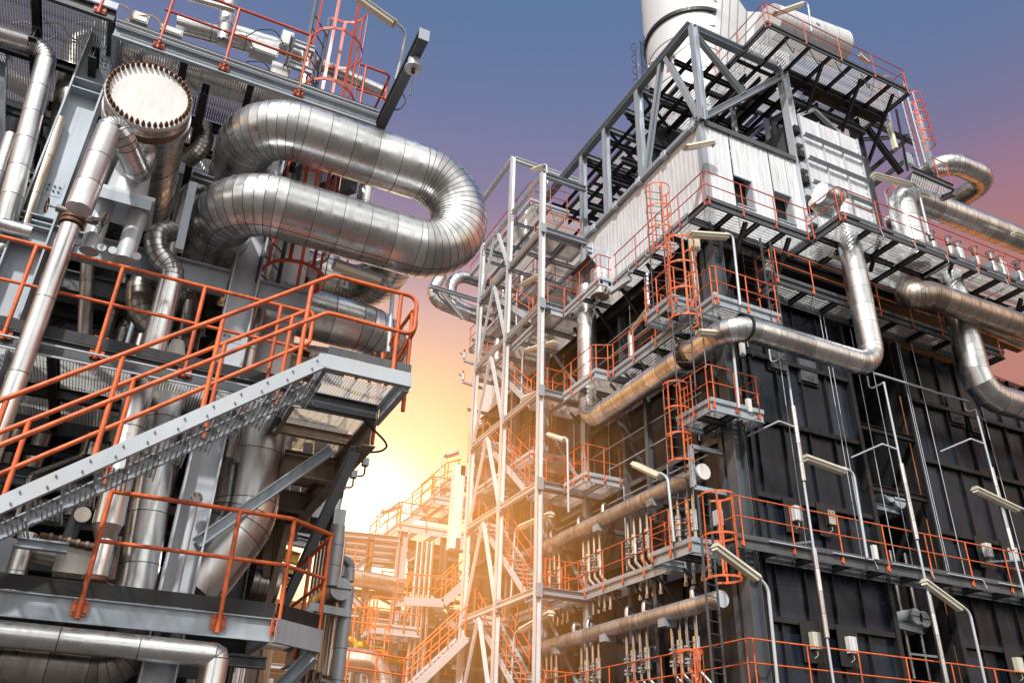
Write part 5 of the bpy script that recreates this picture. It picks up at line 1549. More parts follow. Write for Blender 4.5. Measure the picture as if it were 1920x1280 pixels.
solo('conduit', MB().tube([at(1640, 700, y=16.7), at(1748, 733, y=16.7), at(1752, 735, y=16.7), at(1815, 752, y=16.7)], .04, 'galv_light', 8, .05), 'slim white pipe spanning the recess behind the big pipe bend', 'conduit')

# ---------------------------------------------------- lamps
LG = 'tube lamps of the boiler building'


def L2(label, a, b, pole, y=None, x=None, s=1.7):
    k = dict(y=y) if y is not None else dict(x=x)
    lamp(label, at(*a, **k), at(*b, **k), [at(*p, **k) for p in pole] if pole else None, LG, s)


L2('tube lamp fixed to the corner of the white cladding', (1284, 276), (1336, 266), [(1334, 264), (1343, 268), (1336, 275)], y=16.6)
L2('tube lamp on a tall pole in front of the corner column', (1292, 437), (1363, 442), [(1360, 437), (1374, 442), (1388, 572)], y=15.8)
L2('tube lamp on a pole rising from the small square platform', (1308, 621), (1358, 624), [(1356, 619), (1372, 626), (1386, 765)], y=16.0)
L2('tube lamp beside the upper header pipe end', (1190, 868), (1240, 891), [(1238, 886), (1252, 895), (1264, 1015)], x=13.2)
L2('large tube lamp hanging out at the low walkway corner', (1340, 1021), (1422, 1082), [(1418, 1078), (1440, 1100), (1460, 1300)], y=15.2)
L2('tube lamp on a hooped pole above the mid height front walkway', (1508, 855), (1583, 882), [(1580, 876), (1600, 884), (1626, 1045)], y=16.2)
L2('tube lamp at the far end of the mid height front walkway', (1827, 914), (1908, 953), [(1906, 949), (1926, 956), (1945, 1080)], y=15.9)
L2('tube lamp under the mid height walkway in front of the recess', (1732, 1087), (1802, 1139), [(1800, 1134), (1818, 1146), (1852, 1300)], y=16.0)
L2('tube lamp above the pipe deck beside the skyline pipe', (1636, 327), (1708, 346), [(1706, 342), (1720, 349), (1742, 440)], y=15.0)
L2('upright tilted tube lamp under the roof platform end', (1667, 232), (1681, 281), None, y=16.8)
L2('tube lamp high above the roof platform rail', (1452, 25), (1502, 8), [(1500, 5), (1514, 4), (1522, 60)], y=15.8)
L2('tube lamp tucked under the pipe deck by the drop pipe', (1556, 474), (1584, 484), None, y=16.3)
L2('tube lamp at the roof truss beside the chimney stack', (1222, 118), (1262, 104), [(1222, 114), (1216, 122), (1218, 140)], x=15.6)
L2('tube lamp behind the rail of the roof platform outer end', (1612, 102), (1630, 118), None, y=17.2)
L2('tube lamp at the outer end of the pipe deck in the corner', (1900, 436), (1925, 445), None, y=14.8)
for i, (px, py) in enumerate(((1392, 655), (1404, 760), (1640, 1035), (1342, 560))):
    q = at(px, py, y=16.3)
    t = Thing('socket_box', ('white socket box on the middle corner platform', 'white socket box on the small square platform', 'white socket box on the mid height front walkway', 'small white box on the ladder side of the corner platform')[i], 'box', q)
    t.part('body', MB().box(q - V((.07, .05, .2)), q + V((.07, .05, .2)), 'white_paint'))
    t.part('cable', MB().tube([q + V((.07, 0, .1)), q + V((.3, -.05, .15)), q + V((.35, -.05, -.2)), q + V((.05, -.05, -.3))], .012, 'cable', 5, .15))
q = at(1302, 458, y=16.2)
t = Thing('spring_hanger', 'brown spring box with long rod above the ladder cage', 'hanger', q)
t.part('can', MB().box(q - V((.14, .1, .22)), q + V((.14, .1, .22)), 'cream'))
t.part('rod', MB().cyl(q - Z * .22, q - Z * 4.2, .018, 'bolt', 6))
t.part('nut', MB().cyl(q - Z * .22, q - Z * .45, .045, 'galv_light', 10))
for i, (px, py) in enumerate(((1160, 533), (1095, 580))):
    q = at(px, py, x=13.9)
    t = Thing('spring_support', ('pale bracket spring under the top side walkway, nearer one', 'pale bracket spring under the top side walkway, farther one')[i], 'support', q)
    t.part('arm', MB().bar(q + V((0, .6, 0)), q + V((.1, -.6, -.05)), .14, .2, 'galv_light'))
    t.part('disc', MB().cyl(q + V((-.15, .6, .05)), q + V((-.02, .6, .05)), .16, 'galv_light', 14))
    t.part('bolt', MB().cyl(q + V((-.2, .6, .05)), q + V((-.15, .6, .05)), .06, 'rust', 8))
pipe('short lagged riser stub on the top side walkway bump', [(14.1, 22.6, W3), (14.1, 22.6, W3 + 1.1)], .36, pitch=.3, n=28)

# far side plant glimpsed beyond the pipe deck
solo('distant_building', MB().box((34, 26, 0), (48, 34, 20), 'brick_orange').box((33.9, 25.9, 8), (48.1, 34.1, 8.4), 'steel_dark').box((33.9, 25.9, 14), (48.1, 34.1, 14.4), 'steel_dark'), 'plain orange building glimpsed beyond the casing', 'building')
railing('orange rail on the ledge beside the far drop pipe', [at(1852, 745, y=17.3), at(1950, 780, y=17.3)], 1.1, sp=1.0, bracket='small')

# ---- more of the steelwork under the roof
RG3 = 'dark purlins under the roof platform'
for i in range(9):
    x = CX + .6 + i * .75
    beam('dark purlin running back under the roof steelwork', (x, CY + .25, TZ - .75 - (i % 2) * .2), (x, 29, TZ - .75 - (i % 2) * .2), .1, .16, 'steel_dark', group=RG3)
for i in range(7):
    y = 18.4 + i * 1.7
    beam('grey rafter crossing the roof steelwork behind the gable', (CX + .2, y, TZ - .5), (x2 + 3, y, TZ - .5), .14, .22, 'steel_grey' if i % 2 else 'steel_dark', group='grey rafters behind the gable')
for i in range(5):
    y = 18.6 + i * 2.4
    beam('slim diagonal inside the roof frame behind the gable', (CX + 2.6, y, CZ1 + .6), (CX + 5.4, y + .4, TZ - .8), .12, .12, 'steel_grey' if i % 2 else 'galv', group='slim diagonals inside the roof frame', name='steel_brace', cat='brace')
t = Thing('roof_truss', 'second darker truss parallel behind the tall pale truss', 'truss', (18.6, CY, CZ1))
t.part('top_chord', MB().H((18.6, CY + 1.2, TZ - .2), (18.6, 33, TZ - .2), .22, .26, 'galv'))
t.part('bottom_chord', MB().H((18.6, CY + 1.2, CZ1 + 1.2), (18.6, 33, CZ1 + 1.2), .22, .26, 'steel_grey'))
for i in range(7):
    y = CY + 2.0 + i * 2.1
    t.part('post', MB().H((18.6, y, CZ1 + 1.3), (18.6, y, TZ - .35), .16, .16, 'galv', up=X))
    t.part('diagonal', MB().H((18.6, y + .1, CZ1 + 1.35), (18.6, y + 2.0, TZ - .35), .11, .11, 'steel_grey', up=X))
for i, (a, b) in enumerate((((1497, 150), (1590, 196)), ((1505, 172), (1600, 216)), ((1600, 150), (1690, 190)))):
    beam(('grey cross tie above the peaked opening, upper one', 'grey cross tie above the peaked opening, lower one', 'grey cross tie under the outer roof platform')[i], at(*a, y=17.6), at(*b, y=17.6), .14, .18, 'steel_grey')
for i in range(4):
    q = at(1470 + i * 48, 70 + i * 23, y=15.7)
    solo('cable', MB().tube([q, q + V((.2, 0, -.5)), q + V((.6, .2, -.35)), q + V((.8, .3, .1))], .02, 'cable', 6, .15), 'cable loop hanging from the roof platform edge', 'cable', 'cable loops on the roof platform edge')
# underside fixtures and conduits of the pipe deck
for i in range(6):
    x = 19 + i * 1.5
    solo('conduit', MB().tube([(x, 14.58, W3 - .1), (x + .9, 14.58, W3 - .1), (x + 1.0, 14.58, W3 - .4), (x + 1.0, 15.6, W3 - .42)], .02, 'galv_light', 6, .06), 'short bent conduit clipped to the pipe deck edge', 'conduit', 'short conduits on the pipe deck edge')
for i in range(6):
    x = 15.2 + i * 2.2
    solo('conduit', MB().tube([(x, 16.36, W1 + .03), (x + 1.5, 16.36, W1 + .03), (x + 1.6, 16.36, W1 - .2)], .022, 'galv_light', 6, .06), 'short pale conduit along the mid height front walkway edge', 'conduit', 'short conduits on the mid height walkway edge')

# ---- small steelwork and service lines along the side wall
for i in range(9):
    y = 17.3 + i * .95
    beam('small knee bracket under the second level side walkway', (14.08, y, WL - .3), (15.0, y, WL - 1.15), .07, .07, 'steel_grey', group='knee brackets under the second level walkway', name='steel_brace', cat='brace')
for i in range(10):
    y = 17.6 + i * 1.25
    beam('small knee bracket under the low side walkway', (14.25, y, W1 - .3), (15.0, y, W1 - 1.0), .07, .07, 'steel_grey', group='knee brackets under the low side walkway', name='steel_brace', cat='brace')
for i in range(12):
    y = 18.2 + i * .83
    z_a, z_b = ((11.0, 14.3), (15.0, 17.7), (8.0, 10.8))[i % 3]
    solo('conduit', MB().cyl((XW - .42, y, z_a), (XW - .42, y, z_b), .02, 'galv_light' if i % 2 else 'galv', 6), 'thin vertical conduit on the black side wall', 'conduit', 'thin vertical conduits on the side wall')
for i in range(5):
    z = (11.6, 12.4, 15.9, 16.5, 10.4)[i]
    solo('conduit', MB().tube([(XW - .5, 17.8, z), (XW - .5, 23.2 + i, z), (XW - .3, 23.4 + i, z), (XW - .3, 23.4 + i, z - .8)], .028, 'galv', 6, .1), ('service line along the side wall above the diagonal pipe', 'second service line along the side wall above the diagonal pipe', 'service line below the top side walkway', 'highest service line below the top side walkway', 'service line just above the upper header pipe')[i], 'conduit')
pipe('slim lagged pipe dropping between the side walkways', [(14.6, 20.2, 18.0), (14.6, 20.2, 16.6), (14.6, 21.4, 16.2), (14.6, 21.4, 14.8)], .12, pitch=.4, n=18, gore=20)
pipe('slim lagged pipe beside the corner column under the white storey', [(14.45, 17.5, 17.8), (14.45, 17.5, 15.3), (14.45, 18.6, 15.0)], .1, 'alu_shaded', pitch=.4, n=18, gore=20)
for i in range(6):
    y = 18.0 + i * 1.1
    t = Thing('tray_bracket', 'little pale tray bracket clipped to a side walkway edge', 'bracket', (13.97, y, W3 - .3), 'tray brackets on the side walkway edge')
    t.part('arm', MB().box((13.9, y, W3 - .34), (14.0, y + .35, W3 - .28), 'galv_light'))
    t.part('clip', MB().cyl((13.88, y + .1, W3 - .31), (13.88, y + .1, W3 - .12), .03, 'bolt', 8))
railing('orange rail at the rear of the second level side walkway', [(14.9, 19.0, WL), (14.9, 25.0, WL)], 1.1, sp=1.5, bracket='small')
railing('orange rail at the rear of the low side walkway', [(14.95, 24.5, W1), (14.2, 24.5, W1), (14.2, 29.4, W1)], 1.1, sp=1.3, bracket='small')
deck('narrow grated stage high between the tower and the side wall', 13.4, 14.95, 22.7, 24.2, 11.1, 2, 1, 'galv', 'galv', .22, 'grating_glow', 'front left', toem='galv_light', fm='galv_light')
railing('orange rail round the narrow stage beside the tower', [(14.9, 22.7, 11.1), (13.4, 22.7, 11.1), (13.4, 24.2, 11.1)], 1.1, sp=1.0, bracket='small')
# =================================================== STAIR TOWER
TX = 12.5
Cc, Mm, Bb = 24.35, 27.5, 30.65
LV = [4.0, 7.5, 11.1, 14.65, 18.4, 22.0]
topC, topM, topB = at(1013, 330, x=TX).z, at(949, 312, x=TX).z, at(885, 482, x=TX).z
t = Thing('stair_tower', 'slender pale steel stair tower frame standing beside the boiler building', 'tower', (TX, Cc, 0))
for y, zt in ((Cc, topC), (Mm, topM), (Bb, topB)):
    t.part('column', MB().H((TX, y, 0), (TX, y, zt), .2, .2, 'silver_steel', up=X))
    for z in LV:
        t.part('splice_plate', MB().box((TX - .13, y - .135, z - .22), (TX + .13, y - .122, z + .22), 'galv'))
for z in LV + [topC - .12]:
    t.part('side_beam', MB().H((TX, Cc + .13, z), (TX, Mm - .13, z), .14, .2, 'silver_steel'))
    t.part('side_beam', MB().H((TX, Mm + .13, z), (TX, Bb - .13, z), .14, .2, 'silver_steel'))
    t.part('cross_beam', MB().H((TX + .13, Cc, z), (14.6 if z > 12 else 14.95, Cc, z), .18, .24, 'galv'))
    t.part('cross_beam', MB().H((TX + .13, Bb, z), (14.6, Bb, z), .18, .24, 'galv'))
t.part('side_beam', MB().H((TX, Mm, topM - .12), (TX, 34.5, topM - .12), .18, .24, 'silver_steel'))
t.part('cross_beam', MB().H((TX + .13, Mm, topM - .12), (16.5, Mm, topM - .12), .18, .24, 'silver_steel'))
for a, b in zip([0] + LV, LV + [topB - .1]):
    if b - a < 1: continue
    ym = (Mm + Bb) / 2
    t.part('brace', MB().H((TX, ym + .05, b - .15), (TX, Bb - .15, a + .2), .1, .1, 'silver_steel'))
    t.part('brace', MB().H((TX, ym - .05, b - .15), (TX, Mm + .15, a + .2), .12, .12, 'silver_steel'))
for y in (Mm, Bb):
    t.part('column', MB().H((14.4, y, 0), (14.4, y, 20), .2, .2, 'galv', up=X))
NM = ('lowest', 'second', 'third', 'fourth', 'fifth', 'topmost')
for i, z in enumerate(LV):
    n_ = NM[i]
    deck(n_ + ' near landing of the pale stair tower', TX + .2, 14.6, 24.5, 25.7, z + .02, 2, 1, 'galv_light', 'galv', .2, 'grating_glow', 'front left', toem='galv_light', fm='galv_light')
    deck(n_ + ' far landing of the pale stair tower', TX + .2, 14.6, 30.0, 31.6, z + .02, 2, 1, 'galv_light', 'galv', .2, 'grating_glow', 'front', toem='galv_light', fm='galv_light')
    railing('orange rail on the %s near landing of the stair tower' % n_, [(14.5, 24.5, z), (TX + .25, 24.5, z), (TX + .25, 25.7, z)], 1.1, sp=1.1, bracket='small', brk=.1)
    railing('orange rail on the %s far landing of the stair tower' % n_, [(TX + .25, 30.0, z), (TX + .25, 31.6, z), (14.4, 31.6, z)], 1.1, sp=1.2, bracket='small', brk=.1)
    if i == 0: zlo = 0
    else: zlo = LV[i - 1]
    # one flight per storey, falling towards the near landing
    x0, x1 = TX + .35, TX + 1.2
    y0, y1, za, zb_ = 25.75, 29.95, zlo + .05, z - .05
    t = Thing('stair_flight', n_ + ' steep stair flight inside the pale stair tower', 'stairs', (x0, y0, za))
    d = (V((0, y1, zb_)) - V((0, y0, za))).normalized(); nn = V((0, -d.z, d.y))
    for xx in (x0, x1):
        t.part('stringer', MB().bar((xx, y0, za), (xx, y1, zb_), .03, .24, 'galv_light', up=nn))
    n = int((zb_ - za) / .21)
    for k in range(1, n):
        f = k / n
        yy, zz = y0 + (y1 - y0) * f, za + (zb_ - za) * f
        t.part('tread', MB().box((x0 + .02, yy - .12, zz - .015), (x1 - .02, yy + .12, zz + .015), 'galv_light'))
    for xx in (x0 - .02, x1 + .02):
        tt = Thing('handrail', ('orange outer handrail of the %s tower flight' if xx < x0 else 'orange inner handrail of the %s tower flight') % n_, 'railing', (xx, y0, za))
        for h in (1.0, .52):
            tt.part('top_rail' if h > .9 else 'mid_rail', MB().tube([(xx, y0, za + h), (xx, y1, zb_ + h)], .022, 'orange', 6))
        for k in range(4):
            f = (k + .3) / 3.6
            yy, zz = y0 + (y1 - y0) * f, za + (zb_ - za) * f
            tt.part('post', MB().cyl((xx, yy, zz), (xx, yy, zz + 1.0), .022, 'orange', 6))
for i, (a, b, p) in enumerate((((977, 986), (1034, 961), [(979, 982), (966, 992), (958, 1120)]), ((977, 1179), (1034, 1146), [(979, 1176), (964, 1188), (958, 1290)]), ((978, 534), (1012, 515), [(980, 530), (969, 542), (968, 620)]),
                               ((990, 655), (1042, 640), [(992, 650), (980, 662), (977, 755)]), ((1030, 813), (1061, 823), [(1058, 819), (1064, 824), (1066, 960)]), ((1000, 318), (1022, 310), [(1021, 308), (1025, 310), (1027, 345)]), ((984, 745), (1020, 730), None))):
    lamp(('tube lamp on a pole inside the tower above the low walkway', 'tube lamp on a pole inside the tower near its foot', 'tube lamp high in the tower beside the corner column', 'tube lamp on a pole at the fourth tower level', 'tube lamp between the tower and the black side wall', 'tube lamp on a pole at the very top of the tower', 'tube lamp under the third tower landing')[i],
         at(*a, x=12.9), at(*b, x=12.9), [at(*q, x=12.9) for q in p] if p else None, 'tube lamps of the stair tower', 1.7)
for i, z in enumerate(LV[1:]):
    for (ya, yb) in ((24.6, 27.3), (27.7, 30.4)):
        beam('thin diagonal on the inner side of the stair tower', (14.45, ya, z - 3.3), (14.45, yb, z - .1), .09, .09, 'galv', group='thin diagonals on the inner tower side', name='steel_brace', cat='brace')
    beam('thin horizontal tie across the back of the stair tower', (12.6, 31.7, z - 1.6), (15, 31.7, z - 1.6), .1, .12, 'galv', group='thin ties across the back of the tower')
    railing('orange mid storey rail on the inner side of the stair tower', [(14.5, 25.7, z), (14.5, 30.0, z)], 1.05, sp=1.4, bracket='small', group='inner rails of the stair tower')
beam('slim post on the inner near corner of the stair tower', (14.45, 24.4, 0), (14.45, 24.4, 22), .16, .16, 'galv', up=X, name='steel_post', cat='post')
# floors bridging tower and roof level, seen from below
for i, (z, y0, y1) in enumerate(((25.2, 26.5, 33.5), (20.6, 26.0, 33.0), (12.9, 26, 33))):
    nm = ('upper', 'middle', 'lower')[i]
    deck(nm + ' bridging floor behind the stair tower', 13.0, 15.0, y0, y1, z, 2, 4, 'galv_light', 'galv', .2, 'grating_glow', 'front left', toem='galv_light', fm='galv_light')
    railing('orange rail of the %s bridging floor' % nm, [(15, y0, z), (13.0, y0, z), (13.0, y1, z)], 1.1, m='orange_red', sp=1.3, bracket='small')
for i in range(5):
    x, y, z = 13.4 + (i % 2) * .7, 28 + i * 1.2, (20.7, 25.3, 18.5, 22.1, 14.8)[i]
    pipe(('lagged stub pipe on the middle bridging floor', 'lagged stub pipe on the upper bridging floor', 'lagged stub pipe above the fifth tower level', 'lagged stub pipe at the topmost tower level', 'lagged stub pipe at the fourth tower level')[i], [(x, y, z), (x, y, z + 1.5), (x + .8, y, z + 1.9)], .22, pitch=.4)
# pale box shaped cable duct beside the tower foot
q = [at(*p, y=31.5) for p in ((918, 895), (860, 884), (850, 1020), (884, 1026))]
t = Thing('cable_duct', 'pale square U shaped duct hugging the outer side of the stair tower', 'duct', q[2])
t.part('duct_section', MB().bar(q[0], q[1], .5, .45, 'galv_light'))
t.part('duct_section', MB().bar(q[1] + Z * .22, q[2] - Z * .22, .42, .5, 'white_clad', up=Y))
t.part('duct_section', MB().bar(q[2], q[3], .5, .45, 'galv_light'))
# looping pipes beyond the tower
pipe('far pipe bending back on itself beyond the stair tower, outer one', [at(840, 480, y=36), at(826, 520, y=36), at(802, 560, y=36), at(880, 592, y=36), at(960, 618, y=36)], .32, pitch=.7, bend=.7, gore=18, n=20)
pipe('far pipe arching over beyond the stair tower, inner one', [at(950, 605, y=36.5), at(840, 568, y=36.5), at(850, 512, y=36.5), at(960, 548, y=36.5)], .34, pitch=.7, bend=1.0, gore=14, n=20)
beam('pale bracket beam holding the far looping pipes', at(806, 536, y=35.5), at(905, 566, y=35.5), .2, .2, 'galv_light')
beam('pale strut under the far looping pipes', at(828, 548, y=35.5), at(868, 598, y=35.5), .16, .16, 'galv_light', name='steel_brace', cat='brace')
for i, (px, py) in enumerate(((864, 672), (862, 712))):
    q = at(px + 6, py, y=31)
    t = Thing('relief_valve', ('small spiky valve highest on the outer side of the tower', 'second small valve on the outer side of the tower', 'third small valve on the outer side of the tower', 'fourth small valve on the outer side of the tower', 'lowest small valve on the outer side of the tower')[i], 'valve', q)
    t.part('body', MB().cyl(q, q + Z * .3, .07, 'galv_light', 10).cyl(q + Z * .3, q + Z * .45, .04, 'rust', 8))
    t.part('branch', MB().tube([q + Z * .2, q + V((-.2, 0, .2)), q + V((-.2, 0, .35))], .03, 'alu_rusty', 8, .06))
    t.part('support', MB().bar(q - Z * .1, q + V((1.0, 0, -.2)), .12, .1, 'galv'))

# =================================================== DISTANT PIPE RACK
FY = 40.0


def F(px, py, y=FY): return at(px, py, y=y)


def fbeam(label, a, b, y=FY, w=.25, h=.35, m='galv', y2=None, **k):
    return beam(label, F(*a, y), F(*b, y2 or y), w, h, m, **k)


def drop(px, py, y=FY):
    q = F(px, py, y)
    return q, V((q.x, q.y, 0))


for i, (px, py, w, nm) in enumerate(((757, 988, .55, 'thick pale column carrying the upper stage of the distant rack'), (696, 1008, .4, 'pale column under the horizontal beams of the distant rack'), (640, 1000, .4, 'pale column of the distant rack nearest the tube bank'), (834, 1000, .4, 'pale column of the distant rack beside the stair tower'), (724, 1180, .4, 'short column under the railed stage of the distant rack'))):
    a, b = drop(px, py)
    beam(nm, b, a, w * .8, w * .8, 'galv' if i == 0 else 'steel_grey', up=X, name='steel_column', cat='column')
RB = 'horizontal beams of the distant pipe rack'
for i in range(5):
    fbeam('pale horizontal beam in the upper tier of the distant rack', (636, 1000 + i * 12.5), (754, 1012 + i * 12.5), y=FY + i * .8, group=RB, h=.28, m='galv')
RB2 = 'warm beams under the upper stage of the distant rack'
for i in range(6):
    fbeam('warm toned beam below the upper stage of the distant rack', (764, 1018 + i * 13), (860, 1036 + i * 13), y=FY + 1.5 + i, group=RB2, h=.35, m='galv' if i % 2 else 'steel_grey')
RB3 = 'lower beams of the distant pipe rack'
for i, (x0, y0, x1, y1) in enumerate(((636, 1108, 760, 1120), (600, 1165, 740, 1180), (640, 1215, 770, 1228), (765, 1150, 860, 1162), (765, 1205, 870, 1218), (600, 1240, 700, 1250), (765, 1180, 870, 1190))):
    fbeam('dim beam in the lower tiers of the distant rack', (x0, y0), (x1, y1), y=FY + 1 + (i % 3), group=RB3, m='galv' if i % 2 else 'steel_grey')
fbeam('pale diagonal brace below the beams of the distant rack', (668, 1066), (694, 1045), w=.3, h=.3, name='steel_brace', cat='brace')
fbeam('pale diagonal brace beside the thick rack column', (764, 1048), (806, 1022), w=.3, h=.3, name='steel_brace', cat='brace')
fbeam('pale knee brace below the stepped walkway of the rack', (760, 1165), (775, 1125), w=.25, h=.25, name='steel_brace', cat='brace')
fbeam('pale sloping brace behind the drum of the tube bank', (656, 1115), (690, 1150), w=.3, h=.3, name='steel_brace', cat='brace')
PK = dict(n=16, gore=30)
pipe('wide pipe crossing the distant rack below its upper beams', [F(650, 1080), F(756, 1099)], .42, 'alu_jacket', pitch=1.5, **PK)
pipe('wide pipe continuing towards the stair tower in the distant rack', [F(766, 1084), F(870, 1103)], .40, 'alu_rusty', pitch=1.5, **PK)
pipe('fat pipe elbow turning down at the foot of the distant rack', [F(615, 1232, 30), F(712, 1240, 30), F(716, 1310, 30)], .40, 'alu_jacket', pitch=1, bend=1.2, n=24)
pipe('yellow pipe stepping down through the distant rack', [F(668, 1208), F(704, 1212), F(735, 1238), F(830, 1246)], .17, 'yellow', pitch=3, bend=.8, n=12)
pipe('yellow pipe low under the near side of the rack', [F(640, 1196), F(668, 1200), F(668, 1225)], .14, 'yellow', pitch=3, bend=.5, n=12)
for i, x in enumerate((776, 785, 794, 803)):
    a = F(x + 8, 1015, FY - 1.0)
    pipe('slim vertical pipe in the bundle running down the rack', [a, V((a.x, a.y, 0))], .10, 'alu_jacket', 'bundle of slim vertical pipes on the rack', pitch=3, n=10)
for i in range(16):
    q = F(640 + (i * 53) % 225, 1110 + (i * 37) % 130, FY + 2 + (i % 4))
    d_ = V((random.uniform(2, 5), 0, 0)) if i % 3 else V((0, 0, -3))
    pipe('slim cross pipe among the dim lower tiers of the rack', [q, q + d_], (.08, .12, .17)[i % 3], ('alu_rusty', 'alu_jacket', 'alu_shaded', 'yellow')[i % 4 if i % 4 != 3 or i % 8 == 3 else 0], 'slim cross pipes in the lower tiers of the rack', pitch=2.5, n=10)
for i in range(7):
    q = F(770 + i * 13, 1150 + (i * 29) % 60, FY + 6)
    t = Thing('process_drum', 'yellowish vessel part glimpsed between the rack beams', 'drum', q, 'yellowish vessels behind the rack')
    t.part('shell', MB().cyl(q, q + X * 1.3, .5, 'yellow' if i % 2 == 0 else 'cream', 16))
    t.part('flange', MB().cyl(q + X * 1.3, q + X * 1.4, .6, 'galv_light', 16))
# stages
st = F(758, 985)
zS = st.z
pA = F(754, 986)
deck('upper railed stage on top of the distant rack', pA.x - .3, F(895, 1008).x, FY - .2, FY + 5, zS, 4, 2, 'galv_light', 'galv', .35, 'grating_glow', 'front left', toem='galv_light', fm='galv_light')
railing('thin orange rail round the upper stage of the distant rack', [(pA.x - .3, FY + 5, zS), (pA.x - .3, FY - .2, zS), (F(895, 1008).x, FY - .2, zS)], 1.15, m='orange', sp=1.6, bracket='small', r=.035, mid=True)
fl = F(790, 945, FY + 2)
deck('small high stage above the distant rack beside the tower', F(786, 950, FY + 3).x, F(870, 960, FY + 3).x, FY + 1, FY + 4.5, F(786, 950, FY + 3).z, 3, 1, 'galv_light', 'galv', .3, 'grating_glow', 'front left', toem='galv_light')
railing('thin orange rail round the small high stage', [(F(786, 950, FY + 3).x, FY + 4.5, F(786, 950, FY + 3).z), (F(786, 950, FY + 3).x, FY + 1, F(786, 950, FY + 3).z), (F(870, 960, FY + 3).x, FY + 1, F(786, 950, FY + 3).z)], 1.2, sp=1.4, bracket='small', r=.035)
railing('orange rail sloping up beside the highest flight near the tower', [F(786, 948, FY + 2), F(835, 905, FY + 2), F(862, 898, FY + 2)], 1.2, sp=1.3, bracket='small', r=.035)
deck('highest little stage between rack and tower', F(832, 905, FY + 2).x, F(866, 905, FY + 2).x, FY + 1, FY + 4, F(832, 905, FY + 2).z, 1, 2, 'galv_light', 'galv', .3, 'grating_glow', 'front left', toem='galv_light')
beam('pale inclined stringer rising to the small high stage', F(742, 992, FY + 2), F(790, 962, FY + 2), .12, .4, 'galv_light')
beam('pale inclined stringer rising to the highest little stage', F(792, 960, FY + 2.4), F(836, 916, FY + 2.4), .12, .4, 'galv_light')
railing('thin orange rail sloping down to the far left of the rack top', [F(700, 1008, FY + 4), F(745, 985, FY + 4), F(790, 955, FY + 4)], 1.2, sp=1.5, bracket='small', r=.03)
zM = F(676, 1168).z
deck('small railed stage halfway down the distant rack', F(676, 1168).x, F(762, 1180).x, FY - 2, FY - .3, F(676, 1168, FY - 2).z, 4, 1, 'galv_light', 'galv', .35, 'grating_glow', 'front', toem='galv_light')
railing('orange rail of the small stage halfway down the rack', [(F(676, 1168).x, FY - .3, F(676, 1168, FY - 2).z), (F(676, 1168).x, FY - 2, F(676, 1168, FY - 2).z), (F(762, 1180).x, FY - 2, F(676, 1168, FY - 2).z)], 1.25, sp=.75, bracket='small', r=.04)
a, b, c = F(757, 1126, 38), F(831, 1130, 38), F(872, 1092, 38)
t = Thing('walkway', 'walkway with a kinked pale edge joining rack and tower', 'walkway', a)
t.part('edge_beam', MB().bar(a, b, .1, .4, 'galv_light'))
t.part('edge_beam', MB().bar(b, c, .1, .4, 'galv_light'))
t.part('grating', MB().sheet(a, b, b + Y * 1.5, a + Y * 1.5, 'grating_glow'))
railing('orange rail of the kinked walkway joining rack and tower', [a, b, c], 1.25, sp=1.0, bracket='small', r=.035)
railing('second orange rail behind the kinked walkway', [a + Y * 1.5, b + Y * 1.5, c + Y * 1.5], 1.25, sp=1.3, bracket='small', r=.035)
t = Thing('stair_flight', 'dim stair flight hanging below the kinked walkway', 'stairs', F(850, 1175, 38.5))
for dy in (0, 1):
    t.part('stringer', MB().bar(F(805, 1125, 38.5) + Y * dy, F(858, 1180, 38.5) + Y * dy, .05, .3, 'galv'))
for k in range(9):
    q = F(805, 1125, 38.5).lerp(F(858, 1180, 38.5), k / 8)
    t.part('tread', MB().box(q - V((.14, 0, .02)), q + V((.14, 1, .02)), 'galv_light'))
a, b = F(765, 1300, 30), F(875, 1195, 30)
t = Thing('stair_flight', 'orange railed stair rising towards the foot of the stair tower', 'stairs', a)
for dy in (0, .9):
    t.part('stringer', MB().bar(a + Y * dy, b + Y * dy, .06, .3, 'galv_light'))
for k in range(14):
    q = a.lerp(b, k / 13)
    t.part('tread', MB().box(q - V((.14, 0, .02)), q + V((.14, .9, .02)), 'galv_light'))
for dy, n_ in ((0, 'near'), (.9, 'far')):
    railing('orange handrail on the %s side of the stair at the tower foot' % n_, [a + Y * dy + Z * .1, b + Y * dy + Z * .1], 1.1, sp=1.0, bracket='small', r=.03)
a, b = F(585, 1275, 26), F(760, 1300, 26)
railing('orange rail low between the near structure and the rack', [a, b], 1.0, sp=1.1, bracket='small', r=.03)
lamp('faint tube lamp on a pole in front of the sun glow', F(716, 957, FY + 2), F(752, 944, FY + 2), [F(718, 954, FY + 2), F(712, 962, FY + 2), F(709, 1000, FY + 2)], None, 3.0, m='galv')
lamp('faint tube lamp on a hooked pole beside the tower top stage', F(835, 853, FY + 2), F(858, 846, FY + 2), [F(838, 850, FY + 2), F(828, 856, FY + 2), F(823, 920, FY + 2)], None, 2.6, m='galv')
# caged ladder and pieces left of the rack
ladder('orange caged ladder at the near end of the distant rack', F(700, 1290, 36), F(690, 1170, 36).z, (0, -1, 0), .6, (F(690, 1270, 36).z, F(690, 1175, 36).z), 'galv_light', 'orange', hoops=5, cr=.45)
railing('short orange rail left of the caged ladder at the rack', [F(655, 1195, 36), F(695, 1200, 36)], 1.3, sp=.9, bracket='small', r=.04)
